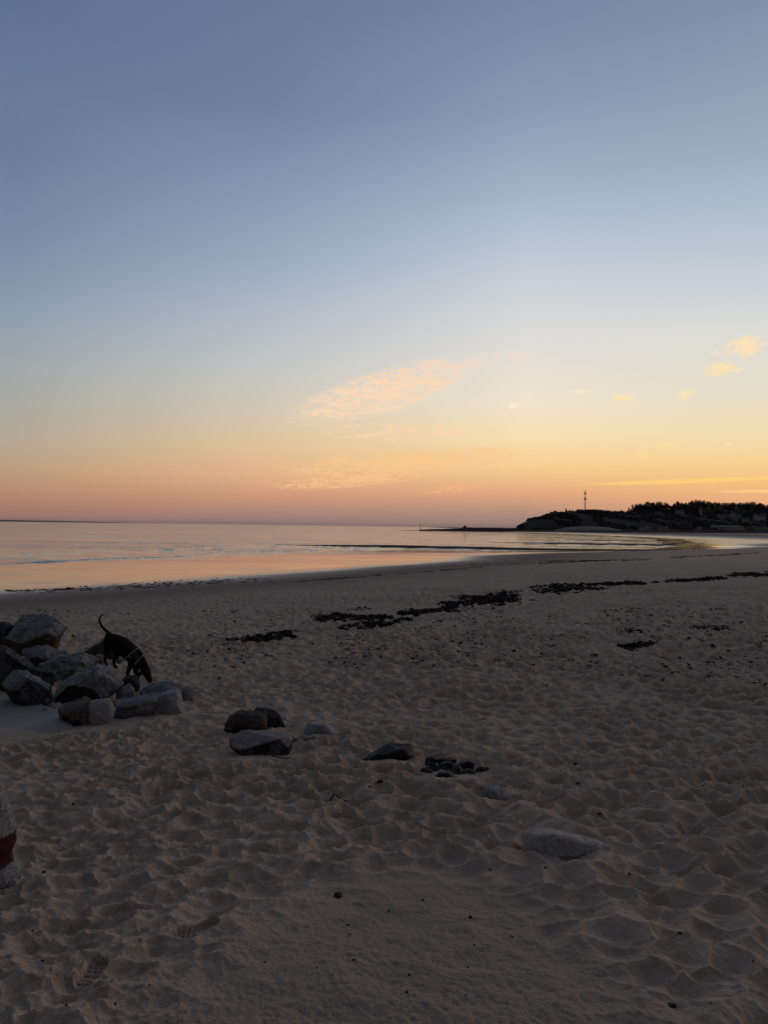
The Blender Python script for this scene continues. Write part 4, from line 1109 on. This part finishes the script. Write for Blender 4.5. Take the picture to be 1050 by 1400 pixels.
top = lambda x: np.interp(x, [862, 866, 872, 885, 905, 912, 920, 926, 935, 945, 952, 960, 972, 984, 986, 1000, 1015, 1025, 1030, 1048, 1060, 1100], [697, 692, 689, 687.4, 686.6, 689, 690, 687.5, 688, 686.5, 684.5, 684.6, 687.5, 686.5, 688.5, 687.6, 688, 686.8, 686.4, 689.5, 689, 689])
x = 866.0
rt = random.Random(3)
while x < 1095:
    cz = np.interp(x, pp[:, 0], pp[:, 1]); h = cz - top(x) + rt.uniform(-.6, .9)
    tree(x, cz + .9, max(h + 1.2, 4), rt.uniform(7, 11)); x += rt.uniform(3.0, 4.6)
for i in range(78):
    x = rt.uniform(868, 1090); cz = np.interp(x, pp[:, 0], pp[:, 1]); road = np.interp(x, [862, 900, 935, 975, 1010, 1060], [700, 704, 706.5, 711.5, 716, 718])
    y = rt.uniform(cz + 1.5, road - .5)
    if any(abs(x - hx) < hw and -1.5 < y - hy < 5.5 for hx, hy, hw in [(929, 703.4, 8), (957.5, 704.2, 5), (957.8, 697.2, 4), (968.5, 696.6, 4), (985, 709.6, 7), (1001, 706.4, 6), (1038, 712.5, 12), (1020, 714.6, 8), (905, 697.4, 6), (982, 696, 5)]): continue
    tree(x, y, rt.uniform(4.5, 7), rt.uniform(5, 8.5))
for i in range(26):
    x = rt.uniform(930, 1090); y = rt.uniform(716, 721)
    if 1010 < x < 1050 and y < 718: continue
    tree(x, y, rt.uniform(3, 4.5), rt.uniform(5, 8), 'broad', 'low dark tree on the slope behind the shore buildings', 'low trees behind the shore buildings')
tree(984, 695.2, 9, 3.2, 'pine', 'pointed conifer rising above the hilltop wood', None)
tree(1026, 694.5, 9.2, 3.0, 'pine', 'taller pointed conifer near the right end of the hilltop wood', None)
tree(925.5, 694.6, 9.2, 4.5, 'flat', 'lone flat crowned pine sticking up from the wood above the white villa', None)
tree(886, 695.6, 9.8, 4.5, 'flat', 'thin flat crowned tree standing at the left of the wood', None)
# scrub over the slopes
n = 9000; sxp = rn.uniform(700, 1100, n); V = []; Q = []
ta = (sxp - 525) / F; ft = np.interp(sxp, [690, 760, 860, 1050, 1300], [985, 1045, 1130, 1260, 1400]); cr_ = np.interp(sxp, pp[:, 0], Dr)
yy = ft + (cr_ - ft) * rn.uniform(.05, 1.06, n); xx = ta * yy; hz = hill_z(xx, yy)
k = vn(xx / 25, yy / 25, 850) > .42
xx, yy, hz = xx[k], yy[k], hz[k]; n = len(xx)
c = np.stack([xx, yy, hz], -1)
V = []
for t in range(3):
    uu = rn.normal(0, 1, (n, 3)); uu /= np.linalg.norm(uu, axis=1)[:, None]; vv = np.cross(uu, rn.normal(0, 1, (n, 3))); vv /= np.linalg.norm(vv, axis=1)[:, None]
    s = rn.uniform(.7, 1.7, n)[:, None]; cc = c + rn.normal(0, .7, (n, 3)) + np.array([0, 0, .5])
    V.append(np.stack([cc - uu * s, cc - vv * s * .8, cc + uu * s, cc + vv * s * .8], 1).reshape(-1, 3))
V = np.vstack(V); Q = np.arange(len(V)).reshape(-1, 4)
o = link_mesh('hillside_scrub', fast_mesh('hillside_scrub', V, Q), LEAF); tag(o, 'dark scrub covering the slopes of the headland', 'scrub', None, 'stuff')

# faint far coast on the horizon at left
a = N('far_land'); a.b.inputs['Base Color'].default_value = (.03, .03, .028, 1); a.b.inputs['Roughness'].default_value = 1
xs = np.linspace(-330, 168, 90); D = 27000.0
hh = np.interp(xs, [-330, -150, 0, 60, 110, 150, 168], [115, 96, 58, 48, 36, 12, -5])
V = []
for px, h in zip(xs, hh):
    p = at(np.array(px), np.array(712.0), np.array(D)); h = h + 5 * mnoise.noise(Vector((px * .06, 0, 0)))
    V += [(p[0], p[1], -20), (p[0], p[1] + 700, h), (p[0] - 100, p[1] + 2600, h * .9), (p[0] - 100, p[1] + 3500, -20)]
Q = [(4 * i + k, 4 * i + 4 + k, 4 * i + 5 + k, 4 * i + 1 + k) for i in range(len(xs) - 1) for k in range(3)]
o = link_mesh('far_coast_hills', fast_mesh('far_coast_hills', V, Q), a.m); o['kind'] = 'structure'

# ------------------------------------------------------------------ air
hm_ = bpy.data.materials.new('haze_air'); hm_.use_nodes = True; ht = hm_.node_tree; ht.nodes.clear()
ho = ht.nodes.new('ShaderNodeOutputMaterial'); hv = ht.nodes.new('ShaderNodeVolumePrincipled'); hv.inputs['Density'].default_value = HAZE; hv.inputs['Color'].default_value = (.86, .80, .78, 1)
ht.links.new(hv.outputs[0], ho.inputs['Volume'])
bm = bmesh.new(); bm_box(bm, -36500, 36500, -36500, 36500, -60, 100)
o = from_bm('haze', bm, hm_); tag(o, 'thin evening haze over the sea', 'haze', None, 'stuff')

# ------------------------------------------------------------------ sky
GLOW_AZ = 52.0
w = bpy.data.worlds.new('World'); sc.world = w; w.use_nodes = True
t = w.node_tree; t.nodes.clear()
def nd(kind, **kw):
    q = t.nodes.new('ShaderNode' + kind)
    for k, v in kw.items(): setattr(q, k, v)
    return q
def sock(s, v):
    if isinstance(v, bpy.types.NodeSocket): t.links.new(v, s)
    else: s.default_value = v
def M(op, a, b=0.0, c=0.0):
    q = nd('Math', operation=op); sock(q.inputs[0], a); sock(q.inputs[1], b); sock(q.inputs[2], c); return q.outputs[0]
def MR(v, a, b, c=0.0, d=1.0, sm='SMOOTHSTEP'):
    q = nd('MapRange'); q.interpolation_type = sm; sock(q.inputs[0], v)
    for i, z in enumerate((a, b, c, d)): q.inputs[i + 1].default_value = z
    return q.outputs[0]
def MIX(f, a, b, blend='MIX'):
    q = nd('Mix'); q.data_type = 'RGBA'; q.blend_type = blend; sock(q.inputs[0], f)
    for s, v in ((q.inputs[6], a), (q.inputs[7], b)):
        if isinstance(v, bpy.types.NodeSocket): t.links.new(v, s)
        else: s.default_value = (*v, 1)
    return q.outputs[2]
lin = lambda c: tuple((v / 255 / 12.92) if v / 255 <= .04045 else ((v / 255 + .055) / 1.055) ** 2.4 for v in c)
tcn = nd('TexCoord').outputs['Generated']
sp = nd('SeparateXYZ'); t.links.new(tcn, sp.inputs[0])
AZN = M('MULTIPLY', M('ARCTAN2', sp.outputs[0], sp.outputs[1]), 180 / math.pi)
ELN = M('MULTIPLY', M('ARCSINE', sp.outputs[2]), 180 / math.pi)
ramp_pos = M('DIVIDE', ELN, 48.0)
def ramp(stops):
    q = nd('ValToRGB'); sock(q.inputs[0], ramp_pos); cr = q.color_ramp; cr.interpolation = 'B_SPLINE' if False else 'LINEAR'
    while len(cr.elements) > 1: cr.elements.remove(cr.elements[-1])
    first = True
    for el, c in stops:
        if first: e = cr.elements[0]; e.position = max(el / 48.0, 0); first = False
        else: e = cr.elements.new(min(el / 48.0, 1))
        e.color = (*lin(c), 1)
    return q.outputs[0]
def y2e(x, ys):
    """photo row on column x -> elevation in degrees"""
    d = ray(np.full(len(ys), float(x)), np.array(ys, float)); d /= np.linalg.norm(d, axis=1)[:, None]
    return np.degrees(np.arcsin(d[:, 2]))
def col(x, rows):
    e = y2e(x, [r[0] for r in rows]); s = sorted(zip(e, [r[1] for r in rows]), key=lambda q: q[0])
    lift = lambda e_: 1 + .022 * min(max((e_ - 6) / 8, 0), 1)
    return ramp([(max(a_, 0), tuple(min(v * lift(a_) * g_, 255) for v, g_ in zip(c_, (1.0, 1.003, .992)))) for a_, c_ in s])
R1 = col(15, [(0, (95, 112, 148)), (100, (102, 119, 151)), (200, (107, 123, 153)), (300, (118, 134, 163)), (370, (130, 144, 169)), (430, (143, 156, 172)), (500, (161, 166, 171)), (550, (170, 169, 164)),
              (600, (182, 169, 152)), (640, (190, 159, 131)), (670, (184, 143, 118)), (690, (174, 129, 112)), (713, (158, 122, 114))])
R2 = col(365, [(0, (103, 119, 151)), (150, (112, 127, 158)), (250, (134, 148, 177)), (350, (152, 167, 189)), (430, (177, 184, 197)), (500, (195, 197, 198)), (560, (212, 201, 185)), (610, (228, 197, 157)),
               (650, (231, 180, 140)), (680, (209, 152, 126)), (705, (170, 135, 125)), (717, (155, 128, 122))])
R3 = col(715, [(0, (117, 131, 162)), (150, (138, 151, 180)), (270, (164, 179, 200)), (350, (190, 198, 212)), (430, (212, 214, 217)), (490, (227, 221, 216)), (550, (240, 228, 208)), (600, (251, 225, 179)),
               (640, (251, 207, 150)), (675, (228, 168, 131)), (705, (175, 140, 128)), (722, (160, 132, 124))])
R4 = col(1035, [(0, (128, 140, 168)), (200, (155, 168, 190)), (300, (178, 190, 205)), (390, (200, 205, 215)), (440, (216, 216, 215)), (530, (228, 221, 206)), (590, (243, 222, 183)), (630, (248, 212, 152)),
                (660, (249, 193, 128)), (690, (235, 172, 132)), (726, (190, 145, 125))])
RB = ramp([(0, (68, 62, 60)), (6, (76, 69, 66)), (14, (60, 59, 62)), (30, (58, 62, 72)), (48, (66, 73, 88))])
s = MIX(MR(AZN, -26, -8.7, sm='LINEAR'), R1, R2)
s = MIX(MR(AZN, -8.7, 10.2, sm='LINEAR'), s, R3)
s = MIX(MR(AZN, 10.2, 26, sm='LINEAR'), s, R4)
s = MIX(MR(AZN, 40, 120), s, RB)
s = MIX(MR(AZN, -110, -27, 1, 0), s, RB)
s = MIX(MR(ELN, 40, 75), s, lin((80, 90, 108)))
# physical twilight sky underneath
sky = nd('TexSky'); sky.sky_type = 'NISHITA'; sky.sun_disc = False; sky.sun_elevation = R(6); sky.sun_rotation = R(GLOW_AZ); sky.altitude = 5; sky.air_density = 1.0; sky.dust_density = 1.5
skyc = MIX(1.0, sky.outputs[0], (.05, .05, .05), 'MULTIPLY')
s = MIX(.03, s, skyc)
# clouds: patches given by bearing and elevation
cv = nd('CombineXYZ'); sock(cv.inputs[0], AZN); sock(cv.inputs[1], ELN)
def NZ(sx, sy, rot, detail, rough=.6, dist=.3):
    m = nd('Mapping'); t.links.new(cv.outputs[0], m.inputs[0]); m.inputs['Rotation'].default_value = (0, 0, R(rot)); m.inputs['Scale'].default_value = (sx, sy, 1)
    q = nd('TexNoise'); t.links.new(m.outputs[0], q.inputs['Vector']); q.inputs['Scale'].default_value = 1; q.inputs['Detail'].default_value = detail; q.inputs['Roughness'].default_value = rough; q.inputs['Distortion'].default_value = dist
    return q.outputs[0]
wisp = NZ(.55, 1.9, 16, 4, .6, .6); fine = NZ(2.4, 6.5, 12, 2.5, .6, .4); puff = NZ(1.5, 3.0, 8, 4, .62, .6)
def patch(px, py, hw, hh, rot):
    d = ray(np.array(float(px)), np.array(float(py))); d = d / np.linalg.norm(d)
    a0 = math.degrees(math.atan2(d[0], d[1])); e0 = math.degrees(math.asin(d[2])); k = 1 / 18.4 * math.cos(math.radians(a0))
    c_, s_ = math.cos(R(rot)), math.sin(R(rot))
    dx = M('SUBTRACT', AZN, a0); dy = M('SUBTRACT', ELN, e0)
    u = M('DIVIDE', M('ADD', M('MULTIPLY', dx, c_), M('MULTIPLY', dy, s_)), hw * k); v = M('DIVIDE', M('SUBTRACT', M('MULTIPLY', dy, c_), M('MULTIPLY', dx, s_)), hh * k)
    return M('SUBTRACT', 1.0, M('SQRT', M('ADD', M('MULTIPLY', u, u), M('MULTIPLY', v, v))))     # 1 centre .. 0 rim
def cloud(s, m, noise, lo, hi, colr, op, fall=.5):
    d = M('ADD', M('MULTIPLY_ADD', noise, 3.2, -1.1), M('MULTIPLY', m, fall))
    f = M('MULTIPLY', MR(d, lo, hi), MR(m, 0, .35))
    return MIX(M('MULTIPLY', f, op), s, lin(colr))
plain_sky = s
s = cloud(s, patch(524, 536, 152, 35, 16), M('ADD', M('MULTIPLY', wisp, .5), M('MULTIPLY', fine, .5)), .22, 1.22, (255, 217, 182), 1.0)
s = cloud(s, patch(560, 590, 150, 16, 2), M('ADD', M('MULTIPLY', wisp, .7), M('MULTIPLY', fine, .3)), .45, 1.1, (250, 214, 178), .8)
s = cloud(s, patch(560, 632, 205, 22, 4), M('ADD', M('MULTIPLY', wisp, .5), M('MULTIPLY', fine, .5)), .35, 1.1, (252, 201, 142), .8)
s = cloud(s, patch(480, 656, 130, 13, 6), M('ADD', M('MULTIPLY', wisp, .4), M('MULTIPLY', fine, .6)), .35, 1.1, (252, 198, 142), .8)
s = cloud(s, patch(620, 668, 60, 8, 8), fine, .45, 1.1, (250, 184, 134), .6)
s = cloud(s, patch(695, 492, 70, 14, 3), wisp, .45, 1.2, (246, 222, 208), .5)
s = cloud(s, patch(702, 555, 8, 5, 0), fine, .3, 1.15, (252, 236, 214), .8, .95)
centre_sky = s; s = plain_sky
for px, py, hw, hh, rot, c_, op in [(1017, 474, 34, 17, 0, (255, 226, 180), .95), (985, 504, 27, 12, 2, (255, 228, 160), .95), (850, 545, 20, 7, 3, (255, 230, 165), .9), (938, 539, 13, 8, 18, (254, 229, 165), .9),
                                    (881, 622, 15, 7, 6, (250, 212, 112), .85), (915, 608, 26, 7, 14, (250, 216, 136), .6), (792, 535, 14, 5, -8, (246, 232, 212), .8),
                                    (1010, 506, 8, 5, 40, (252, 232, 190), .7), (978, 482, 10, 4, -6, (248, 228, 200), .7), (995, 608, 7, 3, 5, (254, 230, 180), .7)]:
    s = cloud(s, patch(px, py, hw * 1.08, hh * 1.2, rot), M('MULTIPLY_ADD', M('ADD', M('MULTIPLY', puff, .55), M('MULTIPLY', fine, .45)), 1.7, -.35), .45, 1.75, tuple((a_ + b_) / 2 for a_, b_ in zip(c_, (255, 226, 186))), min(op * 1.2, 1), 1.25)
s = cloud(s, patch(942, 657.5, 168, 4.2, 1.6), M('ADD', M('MULTIPLY', fine, .15), .42), .30, 1.0, (255, 210, 124), .85, .8)
s = cloud(s, patch(1060, 671.5, 90, 3.2, 0), M('ADD', M('MULTIPLY', fine, .15), .42), .30, 1.0, (255, 205, 136), .95, .8)
right_sky = s
def BG(c):
    b = nd('Background'); t.links.new(c, b.inputs[0]); b.inputs[1].default_value = 1.0; return b.outputs[0]
def box(a0, a1, e0, e1):
    return M('MULTIPLY', M('MULTIPLY', M('GREATER_THAN', AZN, a0), M('LESS_THAN', AZN, a1)), M('MULTIPLY', M('GREATER_THAN', ELN, e0), M('LESS_THAN', ELN, e1)))
def MS(f, a_, b_):
    q = nd('MixShader'); t.links.new(f, q.inputs[0]); t.links.new(a_, q.inputs[1]); t.links.new(b_, q.inputs[2]); return q.outputs[0]
AZB = math.degrees(math.atan2(770 - 525, F))
class bg: outputs = [MS(box(AZB, 36, 1, 15), MS(box(-14, AZB, 1, 15), BG(plain_sky), BG(centre_sky)), BG(right_sky))]
wo = nd('OutputWorld'); t.links.new(bg.outputs[0], wo.inputs[0])

sl = bpy.data.lights.new('afterglow', 'SUN'); sl.energy = .30; sl.angle = R(38); sl.color = (1, .72, .48)  # sun has set; lamp added for relief contrast, standing in for the afterglow
so = bpy.data.objects.new('afterglow', sl); COL.objects.link(so); so.rotation_euler = (R(90 - 6.0), 0, R(-GLOW_AZ) + math.pi)

vs = sc.view_settings; vs.view_transform = 'Standard'; vs.look = 'None'; vs.exposure = 0; vs.gamma = 1; vs.use_curve_mapping = False
sc.render.engine = 'CYCLES'; sc.cycles.max_bounces = 4; sc.cycles.volume_bounces = 0; sc.cycles.use_denoising = True
